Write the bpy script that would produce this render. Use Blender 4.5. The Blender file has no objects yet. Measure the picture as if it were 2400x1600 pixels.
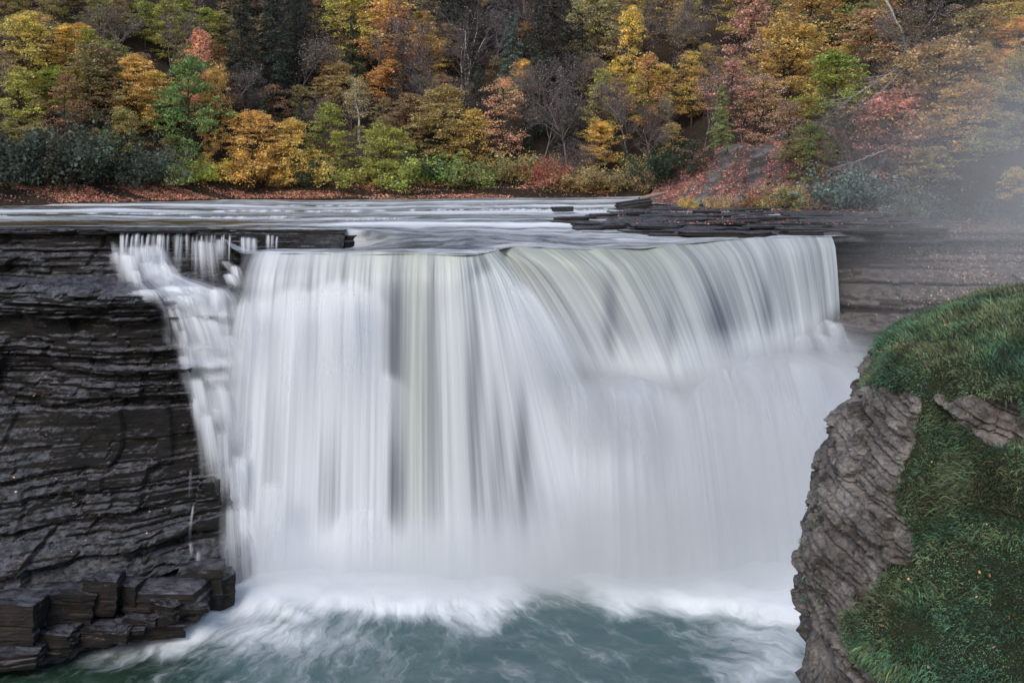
import bpy, bmesh, math, random
import numpy as np

# ------------------------------------------------------------------ camera, sky, sun, exposure
S = bpy.context.scene
C = S.collection
F, CZ, YH = 2333.0, 24.6, 380.0          # focal length in photo pixels, eye height, horizon row


def P(px, py, d):
    return np.array(((px - 1200) * d / F, d, CZ - (py - YH) * d / F))


cam = bpy.data.cameras.new("camera")
cam.sensor_width = 36.0
cam.lens = F / 2400 * 36.0
cam.shift_y = -(800 - YH) / 2400
cam.clip_start = 0.5
cam.clip_end = 2000
camo = bpy.data.objects.new("camera", cam)
camo.location = (0, 0, CZ)
camo.rotation_euler = (math.radians(90), 0, 0)
C.objects.link(camo)
S.camera = camo

SUN_EL, SUN_AZ = math.radians(40), math.radians(205)     # azimuth clockwise from +Y: behind the camera, a little left
world = bpy.data.worlds.new("World")
S.world = world
world.use_nodes = True
wn = world.node_tree
wn.nodes.clear()
sky = wn.nodes.new("ShaderNodeTexSky")
sky.sky_type = 'NISHITA'
sky.sun_disc = False
sky.sun_elevation = SUN_EL
sky.sun_rotation = SUN_AZ
sky.air_density = 1.0
sky.dust_density = 1.5
sky.ozone_density = 1.0
bg = wn.nodes.new("ShaderNodeBackground")
bg.inputs[1].default_value = 0.13
wo = wn.nodes.new("ShaderNodeOutputWorld")
wn.links.new(sky.outputs[0], bg.inputs[0])
wn.links.new(bg.outputs[0], wo.inputs[0])

sun = bpy.data.lights.new("sun", 'SUN')
sun.energy = 1.5
sun.angle = math.radians(25)
sun.color = (1.0, 0.96, 0.91)
suno = bpy.data.objects.new("sun", sun)
suno.rotation_euler = (math.radians(90) - SUN_EL, 0, math.pi - SUN_AZ)
C.objects.link(suno)

S.view_settings.view_transform = 'Standard'
S.view_settings.look = 'None'
S.view_settings.gamma = 1.0
S.view_settings.use_curve_mapping = False
S.view_settings.exposure = 0.2
S.render.engine = 'CYCLES'
S.cycles.use_denoising = True
S.cycles.max_bounces = 6
S.cycles.diffuse_bounces = 3
S.cycles.glossy_bounces = 2
S.cycles.transmission_bounces = 4
S.cycles.volume_bounces = 2
S.cycles.use_adaptive_sampling = True
S.cycles.adaptive_threshold = 0.025
S.cycles.transparent_max_bounces = 24
S.cycles.volume_step_rate = 5.0
S.cycles.volume_max_steps = 128

rng = np.random.default_rng(7)
random.seed(7)

# ------------------------------------------------------------------ numpy noise
_T = np.random.default_rng(3).random((8, 256, 256)).astype(np.float64)


def vn(x, y, s=0):
    x = np.asarray(x, float) + s * 17.31
    y = np.asarray(y, float) + s * 9.77
    xi = np.floor(x).astype(int)
    yi = np.floor(y).astype(int)
    fx, fy = x - xi, y - yi
    fx = fx * fx * (3 - 2 * fx)
    fy = fy * fy * (3 - 2 * fy)
    t = _T[s % 8]
    a = t[xi & 255, yi & 255]
    b = t[(xi + 1) & 255, yi & 255]
    c = t[xi & 255, (yi + 1) & 255]
    d = t[(xi + 1) & 255, (yi + 1) & 255]
    return (a * (1 - fx) + b * fx) * (1 - fy) + (c * (1 - fx) + d * fx) * fy * 1.0


def fbm(x, y, s=0, o=4, g=0.5):
    r, a, n = 0, 1.0, 0
    for i in range(o):
        r = r + a * (vn(np.asarray(x) * 2 ** i, np.asarray(y) * 2 ** i, s + i) - 0.5)
        n += a
        a *= g
    return r / n * 2


def sstep(a, b, x):
    t = np.clip((np.asarray(x, float) - a) / (b - a), 0, 1)
    return t * t * (3 - 2 * t)


def topx(x, y, z):
    return 1200 + x / y * F, YH + (CZ - z) / y * F


def inpoly(px, py, poly):
    r = np.zeros(np.shape(px), bool)
    n = len(poly)
    for i in range(n):
        x0, y0 = poly[i]
        x1, y1 = poly[(i + 1) % n]
        if y0 == y1:
            continue
        c = ((y0 > py) != (y1 > py)) & (px < (x1 - x0) * (py - y0) / (y1 - y0) + x0)
        r ^= c
    return r


# ------------------------------------------------------------------ object helpers
def tag(o, label=None, cat=None, group=None, kind=None):
    if label: o["label"] = label
    if cat: o["category"] = cat
    if group: o["group"] = group
    if kind: o["kind"] = kind
    return o


def mesh_np(name, V, Fc, mat=None, smooth=False, attrs=None, uv=None, k=None):
    """V (n,3); Fc (m,k) int array of equal sized faces, or list of such arrays"""
    me = bpy.data.meshes.new(name)
    V = np.ascontiguousarray(V, dtype=np.float32)
    Fl = Fc if isinstance(Fc, list) else [Fc]
    me.vertices.add(len(V))
    me.vertices.foreach_set("co", V.ravel())
    loops = np.concatenate([f.ravel() for f in Fl]).astype(np.int32)
    sizes = np.concatenate([np.full(len(f), f.shape[1]) for f in Fl]).astype(np.int32)
    me.loops.add(len(loops))
    me.loops.foreach_set("vertex_index", loops)
    me.polygons.add(len(sizes))
    st = np.concatenate([[0], np.cumsum(sizes)[:-1]]).astype(np.int32)
    me.polygons.foreach_set("loop_start", st)
    me.polygons.foreach_set("loop_total", sizes)
    if smooth:
        me.polygons.foreach_set("use_smooth", np.ones(len(sizes), bool))
    if uv is not None:
        l = me.uv_layers.new(name="UVMap")
        l.data.foreach_set("uv", np.ascontiguousarray(uv[loops], dtype=np.float32).ravel())
    for kk, a in (attrs or {}).items():
        at = me.attributes.new(kk, 'FLOAT', 'POINT')
        at.data.foreach_set("value", np.ascontiguousarray(a, dtype=np.float32).ravel())
    me.update(calc_edges=True)
    if mat: me.materials.append(mat)
    return me


def link(name, me, parent=None, loc=None):
    o = bpy.data.objects.new(name, me)
    C.objects.link(o)
    if parent: o.parent = parent
    if loc is not None: o.location = loc
    return o


def empty(name, loc, rz=0, scale=None):
    o = bpy.data.objects.new(name, None)
    o.location = loc
    o.rotation_euler = (0, 0, rz)
    if scale: o.scale = scale
    o.empty_display_size = 0.2
    C.objects.link(o)
    return o


def grid_faces(n, m, wrap=False, flip=False):
    i, j = np.meshgrid(np.arange(n - 1), np.arange(m if wrap else m - 1), indexing='ij')
    j2 = (j + 1) % m
    f = np.stack([i * m + j, i * m + j2, (i + 1) * m + j2, (i + 1) * m + j], -1).reshape(-1, 4)
    return f[:, ::-1] if flip else f


def grid_mesh(name, X, Y, Z, mat, attrs=None, uv=None, smooth=True, flip=False, wrap=False):
    n, m = X.shape
    V = np.stack([X, Y, Z], -1).reshape(-1, 3)
    U = None if uv is None else np.stack(uv, -1).reshape(-1, 2)
    return mesh_np(name, V, grid_faces(n, m, wrap, flip), mat, smooth, {k: a.ravel() for k, a in (attrs or {}).items()}, U)


# ------------------------------------------------------------------ material helpers
class NT:
    def __init__(s, name):
        s.m = bpy.data.materials.new(name)
        s.m.use_nodes = True
        s.t = s.m.node_tree
        s.t.nodes.clear()
        s.out = s.t.nodes.new("ShaderNodeOutputMaterial")

    def n(s, typ, **kw):
        nd = s.t.nodes.new("ShaderNode" + typ)
        for k, v in kw.items():
            if k.startswith("i_"):
                s.put(nd.inputs[k[2:].replace("_", " ")], v)
            else:
                setattr(nd, k, v)
        return nd

    def put(s, sock, v):
        if hasattr(v, "is_output") or isinstance(v, bpy.types.NodeSocket):
            s.t.links.new(v, sock)
        else:
            if sock.type == 'RGBA' and len(v) == 3: v = (*v, 1)
            sock.default_value = v

    def math(s, op, a, b=0.0, c=0.0, clamp=False):
        nd = s.n("Math", operation=op, use_clamp=clamp)
        s.put(nd.inputs[0], a); s.put(nd.inputs[1], b)
        if op in ('MULTIPLY_ADD', 'SMOOTH_MIN', 'COMPARE'): s.put(nd.inputs[2], c)
        return nd.outputs[0]

    def rng(s, v, a, b, c=0.0, d=1.0, smooth=True):
        nd = s.n("MapRange", interpolation_type='SMOOTHSTEP' if smooth else 'LINEAR', clamp=True)
        for i, q in enumerate((v, a, b, c, d)): s.put(nd.inputs[i], q)
        return nd.outputs[0]

    def mix(s, f, a, b, typ='MIX'):
        nd = s.n("Mix", data_type='RGBA', blend_type=typ)
        s.put(nd.inputs[0], f); s.put(nd.inputs[6], a); s.put(nd.inputs[7], b)
        return nd.outputs[2]

    def noise(s, vec, scale, det=3.0, rough=0.5, dist=0.0, out=0):
        nd = s.n("TexNoise")
        if vec is not None: s.put(nd.inputs["Vector"], vec)
        s.put(nd.inputs["Scale"], scale); s.put(nd.inputs["Detail"], det)
        s.put(nd.inputs["Roughness"], rough); s.put(nd.inputs["Distortion"], dist)
        return nd.outputs[out]

    def scaled(s, vec, sc, loc=(0, 0, 0)):
        nd = s.n("Mapping")
        s.put(nd.inputs[0], vec)
        nd.inputs["Scale"].default_value = sc
        nd.inputs["Location"].default_value = loc
        return nd.outputs[0]

    def co(s, which="Object"):
        return s.n("TexCoord").outputs[which]

    def attr(s, name):
        return s.n("Attribute", attribute_name=name).outputs["Fac"]

    def bump(s, h, st, dist=0.05):
        nd = s.n("Bump")
        nd.inputs["Strength"].default_value = st
        nd.inputs["Distance"].default_value = dist
        s.put(nd.inputs["Height"], h)
        return nd.outputs[0]

    def surf(s, sh):
        s.t.links.new(sh, s.out.inputs[0])
        return s.m


def principled(t, col, rough=0.6, spec=0.5, normal=None, **kw):
    b = t.n("BsdfPrincipled")
    t.put(b.inputs["Base Color"], col)
    t.put(b.inputs["Roughness"], rough)
    t.put(b.inputs["Specular IOR Level"], spec)
    if normal is not None: t.put(b.inputs["Normal"], normal)
    for k, v in kw.items(): t.put(b.inputs[k.replace("_", " ")], v)
    return b.outputs[0]


def ramp(t, f, stops):
    nd = t.n("ValToRGB")
    t.put(nd.inputs[0], f)
    e = nd.color_ramp.elements
    while len(e) < len(stops): e.new(0.5)
    for q, (p, c) in zip(e, stops):
        q.position = p
        q.color = (*c, 1)
    return nd.outputs[0]


def mat_wet_rock(name, c0, c1, c2, wet=(0.22, 0.5), spec=0.6, lamk=1.0, topc=(0.13, 0.13, 0.148)):
    t = NT(name)
    co = t.co()
    big = t.noise(co, 0.35, 4, 0.6)
    lam = t.noise(t.scaled(co, (0.5, 0.5, 6.0)), 1.0, 6, 0.65)
    fine = t.noise(co, 11.0, 6, 0.75)
    f = t.math('ADD', t.math('MULTIPLY', big, 0.6), t.math('MULTIPLY', lam, 0.4))
    col = ramp(t, f, [(0.33, c0), (0.5, c1), (0.68, c2)])
    stain = t.rng(t.noise(t.scaled(co, (1.2, 1.2, 0.25)), 1.0, 4, 0.6), 0.55, 0.72)
    col = t.mix(t.math('MULTIPLY', stain, 0.6), col, (0.030, 0.016, 0.009))
    moss = t.rng(t.noise(t.scaled(co, (.5, .5, .9), (3, 5, 1)), 1.0, 4, 0.6), 0.58, 0.72)
    col = t.mix(t.math('MULTIPLY', moss, 0.5), col, (0.022, 0.024, 0.013))
    col = t.mix(t.rng(fine, 0.40, 0.78, 0.0, 0.6), col, t.mix(1.0, col, (2.2, 2.1, 2.1), 'MULTIPLY'))
    glint_ln = t.rng(t.noise(t.scaled(co, (0.55, 0.55, 13.0), (2, 2, 7)), 1.0, 5, 0.7, 0.3), 0.60, 0.70)
    col = t.mix(t.math('MULTIPLY', glint_ln, t.rng(big, 0.35, 0.65, 0.1, 0.75)), col, t.mix(1.0, col, (4.5, 4.3, 4.4), 'MULTIPLY'))  # pale shale lamination lines, painted in to stand for glints
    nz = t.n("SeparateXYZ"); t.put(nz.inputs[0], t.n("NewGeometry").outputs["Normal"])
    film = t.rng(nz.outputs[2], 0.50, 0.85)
    painted_sheen = t.math('MULTIPLY', film, t.rng(t.noise(co, 2.2, 5, 0.7), 0.38, 0.62, 0.05, 1.0))
    col = t.mix(painted_sheen, col, topc)  # upward faces tinted paler: wet sky glints painted into the colour
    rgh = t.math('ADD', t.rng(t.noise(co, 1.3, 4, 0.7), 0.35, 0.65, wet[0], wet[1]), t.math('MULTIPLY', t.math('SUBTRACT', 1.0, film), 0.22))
    h = t.math('ADD', t.math('MULTIPLY', fine, 0.8), t.math('MULTIPLY', t.noise(t.scaled(co, (1.5, 1.5, 16.0)), 1.0, 5, 0.65), 0.8 * lamk))
    nb = t.bump(h, 1.0, 0.13)
    return t.surf(principled(t, col, rgh, t.math('ADD', spec * .7, t.math('MULTIPLY', film, .6)), nb))


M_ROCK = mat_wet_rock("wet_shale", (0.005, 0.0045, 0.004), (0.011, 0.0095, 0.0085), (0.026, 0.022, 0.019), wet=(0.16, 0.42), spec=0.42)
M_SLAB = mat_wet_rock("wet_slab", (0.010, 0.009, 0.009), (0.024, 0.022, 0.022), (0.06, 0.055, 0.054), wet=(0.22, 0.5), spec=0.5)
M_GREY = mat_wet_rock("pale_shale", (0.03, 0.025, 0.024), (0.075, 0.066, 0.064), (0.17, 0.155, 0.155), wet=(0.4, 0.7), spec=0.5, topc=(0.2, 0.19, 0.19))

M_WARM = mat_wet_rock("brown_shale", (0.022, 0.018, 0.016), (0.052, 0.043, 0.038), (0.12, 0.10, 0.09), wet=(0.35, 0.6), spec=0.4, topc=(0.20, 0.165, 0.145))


def mat_ground(name, cols, scale=2.0):
    t = NT(name)
    co = t.co()
    f = t.math('ADD', t.math('MULTIPLY', t.noise(co, scale, 6, 0.75), 0.6), t.math('MULTIPLY', t.noise(co, 0.15, 3, 0.5), 0.4))
    col = ramp(t, f, cols)
    return t.surf(principled(t, col, 0.9, 0.2, t.bump(t.noise(co, 6.0, 5, 0.7), 0.8, 0.15)))


M_HILL = mat_ground("forest_floor", [(0.3, (0.015, 0.012, 0.010)), (0.48, (0.035, 0.026, 0.02)), (0.62, (0.075, 0.048, 0.032)), (0.75, (0.035, 0.04, 0.02))])


def mat_leaf(name, trans=0.4, var=0.05, rough=0.55, greenshift=0.03, vlo=0.55, vhi=1.45):
    t = NT(name)
    base = t.n("ObjectInfo").outputs["Color"]
    isl = t.n("NewGeometry").outputs["Random Per Island"]
    isl2 = t.n("TexWhiteNoise", noise_dimensions='1D')
    t.put(isl2.inputs["W"], t.math('MULTIPLY', isl, 317.0))
    patch = t.noise(t.co(), 0.9, 3, 0.6)
    hs = t.n("HueSaturation")
    hue = t.math('ADD', 0.5, t.math('MULTIPLY', t.math('SUBTRACT', isl, 0.5), var))
    hue = t.math('ADD', hue, t.math('MULTIPLY', t.rng(t.noise(t.co(), 0.35, 2, 0.5), 0.4, 0.68, 0.0, greenshift * 2), t.n("ObjectInfo").outputs["Random"]))
    t.put(hs.inputs["Hue"], hue)
    t.put(hs.inputs["Saturation"], t.rng(isl2.outputs[0], 0, 1, 0.62, 0.98))
    t.put(hs.inputs["Value"], t.math('MULTIPLY', t.rng(isl2.outputs[0], 0, 1, vlo, vhi), t.rng(patch, 0.32, 0.68, 0.6, 1.45)))
    t.put(hs.inputs["Color"], base)
    d = principled(t, hs.outputs[0], rough, 0.3)
    tr = t.n("BsdfTranslucent")
    t.put(tr.inputs[0], hs.outputs[0])
    mx = t.n("MixShader")
    mx.inputs[0].default_value = trans
    t.t.links.new(d, mx.inputs[1]); t.t.links.new(tr.outputs[0], mx.inputs[2])
    return t.surf(mx.outputs[0])


M_LEAF = mat_leaf("autumn_leaf")
M_NEEDLE = mat_leaf("conifer_needle", 0.15, 0.05, 0.6, 0.02, 0.6, 1.5)
M_LITTER = mat_leaf("fallen_leaf", 0.0, 0.07, 0.5, 0.03, 0.4, 1.7)
M_GRASS = mat_leaf("grass_blade", 0.2, 0.10, 0.45, 0.03, 0.5, 1.6)


def mat_bark(name, c0, c1, band=0.0):
    t = NT(name)
    co = t.co()
    f = t.noise(t.scaled(co, (3, 3, 0.8)), 2.0, 4, 0.6)
    col = t.mix(t.rng(f, 0.35, 0.65), c0, c1)
    if band:
        k = t.noise(t.scaled(co, (1.5, 1.5, 9.0)), 1.5, 2, 0.5)
        col = t.mix(t.rng(k, 0.6, 0.68, 0, band), col, (0.03, 0.027, 0.025))
    return t.surf(principled(t, col, 0.8, 0.25))


M_BARK = mat_bark("dark_bark", (0.03, 0.024, 0.02), (0.07, 0.055, 0.047))
M_TWIG = mat_bark("grey_twig", (0.13, 0.105, 0.105), (0.24, 0.205, 0.21))
M_BIRCH = mat_bark("white_bark", (0.42, 0.39, 0.36), (0.62, 0.60, 0.57), 0.8)


# ---- water
def water_shader(t, col, alpha=None, trans=0.25, gloss=0.06):
    d = t.n("BsdfDiffuse"); t.put(d.inputs[0], col)
    tr = t.n("BsdfTranslucent"); t.put(tr.inputs[0], col)
    mx = t.n("MixShader"); mx.inputs[0].default_value = trans
    t.t.links.new(d.outputs[0], mx.inputs[1]); t.t.links.new(tr.outputs[0], mx.inputs[2])
    sh = mx.outputs[0]
    if gloss:
        g = t.n("BsdfGlossy"); g.inputs["Roughness"].default_value = 0.45
        m2 = t.n("MixShader"); m2.inputs[0].default_value = gloss
        t.t.links.new(sh, m2.inputs[1]); t.t.links.new(g.outputs[0], m2.inputs[2])
        sh = m2.outputs[0]
    if alpha is not None:
        tp = t.n("BsdfTransparent")
        m3 = t.n("MixShader"); t.put(m3.inputs[0], alpha)
        t.t.links.new(tp.outputs[0], m3.inputs[1]); t.t.links.new(sh, m3.inputs[2])
        sh = m3.outputs[0]
    return t.surf(sh)


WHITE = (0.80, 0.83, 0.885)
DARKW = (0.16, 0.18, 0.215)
GREENW = (0.60, 0.65, 0.53)


def mat_curtain(name, alpha_attr=False):
    t = NT(name)
    uv = t.n("UVMap", uv_map="UVMap").outputs[0]
    s1 = t.noise(t.scaled(uv, (0.60, 0.020, 1)), 1.0, 2, 0.5)
    s2 = t.noise(t.scaled(uv, (3.0, 0.04, 1), (7, 3, 0)), 1.0, 3, 0.6)
    s3 = t.noise(t.scaled(uv, (16.0, 0.10, 1), (3, 8, 0)), 1.0, 2, 0.6)
    st = t.math('ADD', t.math('MULTIPLY', s1, 0.58), t.math('ADD', t.math('MULTIPLY', s2, 0.30), t.math('MULTIPLY', s3, 0.12)))
    foam = t.attr("foam")
    f = t.math('ADD', foam, t.math('MULTIPLY', t.math('MULTIPLY', t.math('SUBTRACT', st, 0.5), 2.3), t.attr("streak")))
    f = t.rng(f, 0.0, 1.0)
    wh = t.mix(t.attr("green"), WHITE, GREENW)
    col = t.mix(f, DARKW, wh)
    al = None
    if alpha_attr:
        a = t.math('MULTIPLY', t.math('POWER', t.attr("alpha"), 0.8), t.rng(t.math('ADD', t.math('MULTIPLY', t.attr("alpha"), 0.9), t.math('MULTIPLY', t.math('SUBTRACT', st, 0.5), 3.4)), -0.1, 1.2))
        al = t.math('MINIMUM', a, 1.0)
    else:
        al = t.attr("alpha")
    return water_shader(t, col, al, 0.22, 0.05)


M_CURTAIN = mat_curtain("falling_water")
M_VEIL = mat_curtain("veil_water", True)


def mat_pool():
    t = NT("pool_water")
    uv = t.n("UVMap", uv_map="UVMap").outputs[0]       # flow coordinates: along, across
    co = t.co()
    warp = t.noise(co, 0.35, 3, 0.6, 0, 1)
    wv = t.n("VectorMath", operation='MULTIPLY_ADD')
    t.put(wv.inputs[0], warp); wv.inputs[1].default_value = (1.6, 1.6, 0); t.put(wv.inputs[2], uv)
    fl = wv.outputs[0]
    n1 = t.noise(t.scaled(fl, (0.35, 1.1, 1)), 1.0, 4, 0.55, 0.25)
    n2 = t.noise(t.scaled(fl, (0.7, 4.0, 1), (5, 2, 0)), 1.0, 4, 0.6, 0.2)
    st = t.math('ADD', t.math('MULTIPLY', n1, 0.65), t.math('MULTIPLY', n2, 0.35))
    f = t.math('ADD', t.attr("foam"), t.math('MULTIPLY', t.math('SUBTRACT', st, 0.5), 2.1))
    f = t.rng(f, 0.0, 1.15)
    deep = t.mix(t.attr("green"), (0.045, 0.105, 0.112), (0.022, 0.050, 0.032))
    col = t.mix(f, deep, (0.78, 0.82, 0.85))
    rg = t.rng(f, 0.0, 0.7, 0.16, 0.8)
    nb = t.bump(t.noise(t.scaled(fl, (1.0, 3.0, 1)), 1.5, 4, 0.6), 0.35, 0.15)
    return t.surf(principled(t, col, rg, 0.5, nb))


def mat_river():
    t = NT("river_water")
    co = t.co()
    warp = t.noise(co, 0.25, 2, 0.5, 0, 1)
    wv = t.n("VectorMath", operation='MULTIPLY_ADD')
    t.put(wv.inputs[0], warp); wv.inputs[1].default_value = (2.5, 3.0, 0); t.put(wv.inputs[2], co)
    n1 = t.noise(t.scaled(wv.outputs[0], (0.10, 0.55, 0)), 1.0, 5, 0.6, 0.3)
    n2 = t.noise(t.scaled(wv.outputs[0], (0.5, 2.2, 0), (4, 9, 0)), 1.0, 4, 0.6, 0.3)
    st = t.math('ADD', t.math('MULTIPLY', n1, 0.6), t.math('MULTIPLY', n2, 0.4))
    f = t.math('ADD', t.attr("foam"), t.math('MULTIPLY', t.math('SUBTRACT', st, 0.5), 2.6))
    f = t.rng(f, 0.0, 1.1)
    deep = t.mix(t.attr("brown"), (0.07, 0.075, 0.075), (0.09, 0.055, 0.018))
    col = t.mix(f, deep, (0.80, 0.83, 0.86))
    rg = t.rng(f, 0.0, 0.8, 0.18, 0.75)
    nb = t.bump(t.noise(t.scaled(wv.outputs[0], (0.5, 2.0, 0)), 1.6, 3, 0.55), 0.4, 0.12)
    return t.surf(principled(t, col, rg, 0.5, nb))


M_POOL, M_RIVER = mat_pool(), mat_river()

# ------------------------------------------------------------------ terrain: far wooded hill, mound, right bank
def interp_st(xs, stations, x, z):
    """stations: list of [(z, depth), ...] top to bottom at each xs; returns D(x, z)"""
    vals = []
    for st in stations:
        a = np.array(st, float)[::-1]
        vals.append(np.interp(z, a[:, 0], a[:, 1]))
    vals = np.array(vals)
    xs = np.array(xs, float)
    i = np.clip(np.searchsorted(xs, x) - 1, 0, len(xs) - 2)
    t = np.clip((x - xs[i]) / (xs[i + 1] - xs[i]), 0, 1)
    t = t * t * (3 - 2 * t)
    a = np.take_along_axis(vals, i[None], 0)[0]
    b = np.take_along_axis(vals, (i + 1)[None], 0)[0]
    return a * (1 - t) + b * t


def bank_y(x):
    return np.interp(x, [-120, -62, -49, -38, -29, 15, 60, 120], [80, 88, 95, 104, 113, 114, 118, 124])


def mound_r(x, y):
    return np.sqrt(((x - 24.5) / np.where(x < 24.5, 12.5, 18.0)) ** 2 + ((y - 102) / np.where(y < 102, 14.0, 20.0)) ** 2) + .16 * fbm(x * .16, y * .16, 4, 3)


def terrain(x, y):
    t = y - bank_y(x) + 1.2 * fbm(x * 0.06, y * 0.06, 1, 3)
    far = 20.62 + np.where(t < 0, 0.35 * t, np.where(t < 9, 0.22 * t + 0.012 * t * t, 2.95 + 0.70 * (t - 9)))
    far = np.where(far > 64, 64 + (far - 64) * 0.25, far)
    # right bank
    tr = 0.915 * (x - 30) + 0.40 * (y - 88)
    shelf = np.interp(y, [66, 70, 74, 80, 90], [19.5, 19.75, 20.05, 20.2, 20.4]) + 0.02 * np.clip(tr + 10, 0, 10)
    right = np.where(tr < 0, shelf, shelf + 0.78 * tr)
    right = np.where(right > 55, 55 + (right - 55) * 0.3, right)
    xl = np.interp(y, [60, 66, 69, 71, 74, 80, 90, 100, 112, 130], [24, 18, 8, 3.5, 4, 7, 11, 14, 17, 22])     # river's right edge
    edge = sstep(-2.5, 0.6, x - xl)
    right = 17.5 + (right - 17.5) * edge
    # leaf covered mound
    r = mound_r(x, y)
    mound = 19.6 + 6.5 * (1 - sstep(0.30, 1.0, r)) + .5 * fbm(x * .35, y * .35, 6, 3) * (1 - sstep(.6, 1, r))
    h = np.maximum(np.maximum(far, right), np.where(r < 1, mound, 0))
    h = h + 0.35 * fbm(x * 0.25, y * 0.25, 2, 4) * sstep(20.5, 23, h)
    # in front of the shelf edge the ground falls away to the cliff
    yc = np.interp(x, [-60, 16, 20, 24, 30, 36, 60], [40, 64, 68.2, 68.6, 70.5, 71, 68])
    h = np.where(y < yc, np.minimum(h, 20.3 - (yc - y) * 0.4), h)
    return h


tx = np.linspace(-130, 130, 280)
ty = np.concatenate([np.linspace(61, 135, 150), np.linspace(135.6, 250, 80)])
TX, TY = np.meshgrid(tx, ty)
TZ = terrain(TX, TY)
me = mesh_np("hillside", np.stack([TX, TY, TZ], -1).reshape(-1, 3), (lambda f: f[((TY - np.interp(TX, [-60, 16, 20, 24, 30, 36, 60], [66, 66, 69.2, 69.4, 70.9, 71.2, 68])).ravel()[f] > 0).all(1)])(grid_faces(*TX.shape)), M_HILL, True)
o = link("hillside", me)
tag(o, "steep wooded hillside and leafy river banks above the falls", kind="structure")

mx, my = np.meshgrid(np.linspace(10.5, 37, 200), np.linspace(83.5, 112, 190))
mz = terrain(mx, my)
keepf = grid_faces(*mx.shape)
rr = mound_r(mx, my).ravel()
keepf = keepf[(rr[keepf] < 1.02).all(1)]


def mound_top(x, y):
    h = terrain(x, y)
    b = np.floor((h - .42 * x + .5 * fbm(x * .3, y * .3, 2, 3)) / .45).astype(int)
    return h + .14 + .36 * (_T[1][b & 255, 3] - .45) + .10 * fbm(x * 1.2, y * 1.2, 3, 4)


mz2 = mound_top(mx, my)
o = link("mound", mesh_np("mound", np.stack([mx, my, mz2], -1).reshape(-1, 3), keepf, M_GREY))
tag(o, "sloping grey shale mound at the right river bank", kind="structure")

# distant ground under everything
gx, gy = np.meshgrid(np.linspace(-900, 900, 10), np.linspace(-400, 1200, 10))
o = link("ground", grid_mesh("ground", gx, gy, np.full(gx.shape, -3.0), M_HILL))
tag(o, "low ground beneath the gorge", kind="structure")


# ------------------------------------------------------------------ cliffs
def strata(x, z, dip, seed, amp=1.0):
    r = np.random.default_rng(seed)
    zz = z - dip * x + 0.13 * fbm(x * 0.10, z * 0.10, seed, 3)
    th = np.where(r.random(240) < .16, r.uniform(.5, 1.15, 240), r.uniform(.07, .30, 240))
    zb = np.concatenate([[-16.0], -16.0 + np.cumsum(th)])
    k = np.clip(np.searchsorted(zb, zz) - 1, 0, 239)
    tk = th[k]
    massive = sstep(.35, .6, tk)
    lay = r.normal(0, 1, 241)
    d = 0.20 * lay[k] + 1.1 * (vn(x * 0.11 + k * 7.7, k * 3.3, seed + 1) - 0.5)
    # broken blocks along each bed
    bl = np.where(tk > .5, r.uniform(1.4, 4.0, 240)[k], r.uniform(0.8, 3.6, 240)[k])
    q = x / bl + 0.55 * fbm(x * 0.5, zz * 0.7, seed + 2, 2) + 0.35 * fbm(x * 2.2, zz * 2.6, seed + 3, 3) + k * 0.37
    b = np.floor(q).astype(int)
    bo = _T[seed % 8][b & 255, (k * 5) & 255] - 0.5
    d = d + (0.40 + .15 * massive) * bo * (.35 + 1.3 * vn(x * .2 + 31, zz * .35, seed))
    fq = q - b
    # each block face is turned a little
    d = d + (fq - .5) * bl * 0.30 * (_T[(seed + 2) % 8][b & 255, (k * 11) & 255] - .5)
    gap = np.minimum(fq, 1 - fq) * bl
    d = d - 0.22 * np.exp(-(gap / 0.045) ** 2) * (_T[(seed + 3) % 8][b & 255, (k * 3) & 255] > 0.5)
    # thin laminations and roughness, smoother on massive beds
    lam = vn(x * 0.30, zz * 7.0, seed + 4) - 0.5
    lam2 = vn(x * 0.8, zz * 17.0, seed + 5) - 0.5
    d = d + (1 - .7 * massive) * (0.40 * lam + 0.20 * lam2) + (1 - .35 * massive) * 0.30 * fbm(x * 0.9, zz * 2.0, seed + 6, 6, .62)
    # tall joint faces cutting through several beds
    kg = np.floor(zz / 2.3 + .6 * vn(x * .12, zz * .2, seed + 1)).astype(int)
    q3 = x / 3.1 + kg * .61 + .25 * fbm(x * .4, zz * .5, seed + 5, 3)
    b3 = np.floor(q3).astype(int)
    f3 = q3 - b3
    d = d + 1.0 * (_T[(seed + 4) % 8][b3 & 255, (kg * 7) & 255] - .5) + (f3 - .5) * .8 * (_T[(seed + 6) % 8][b3 & 255, (kg * 13) & 255] - .5)
    # large plucked hollows and noses
    hol = fbm(x * 0.15, zz * 0.26, seed + 7, 3)
    d = d - 1.9 * np.clip(hol - 0.15, 0, 1) + 1.0 * np.clip(-hol - 0.12, 0, 1)
    return d * amp


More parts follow.
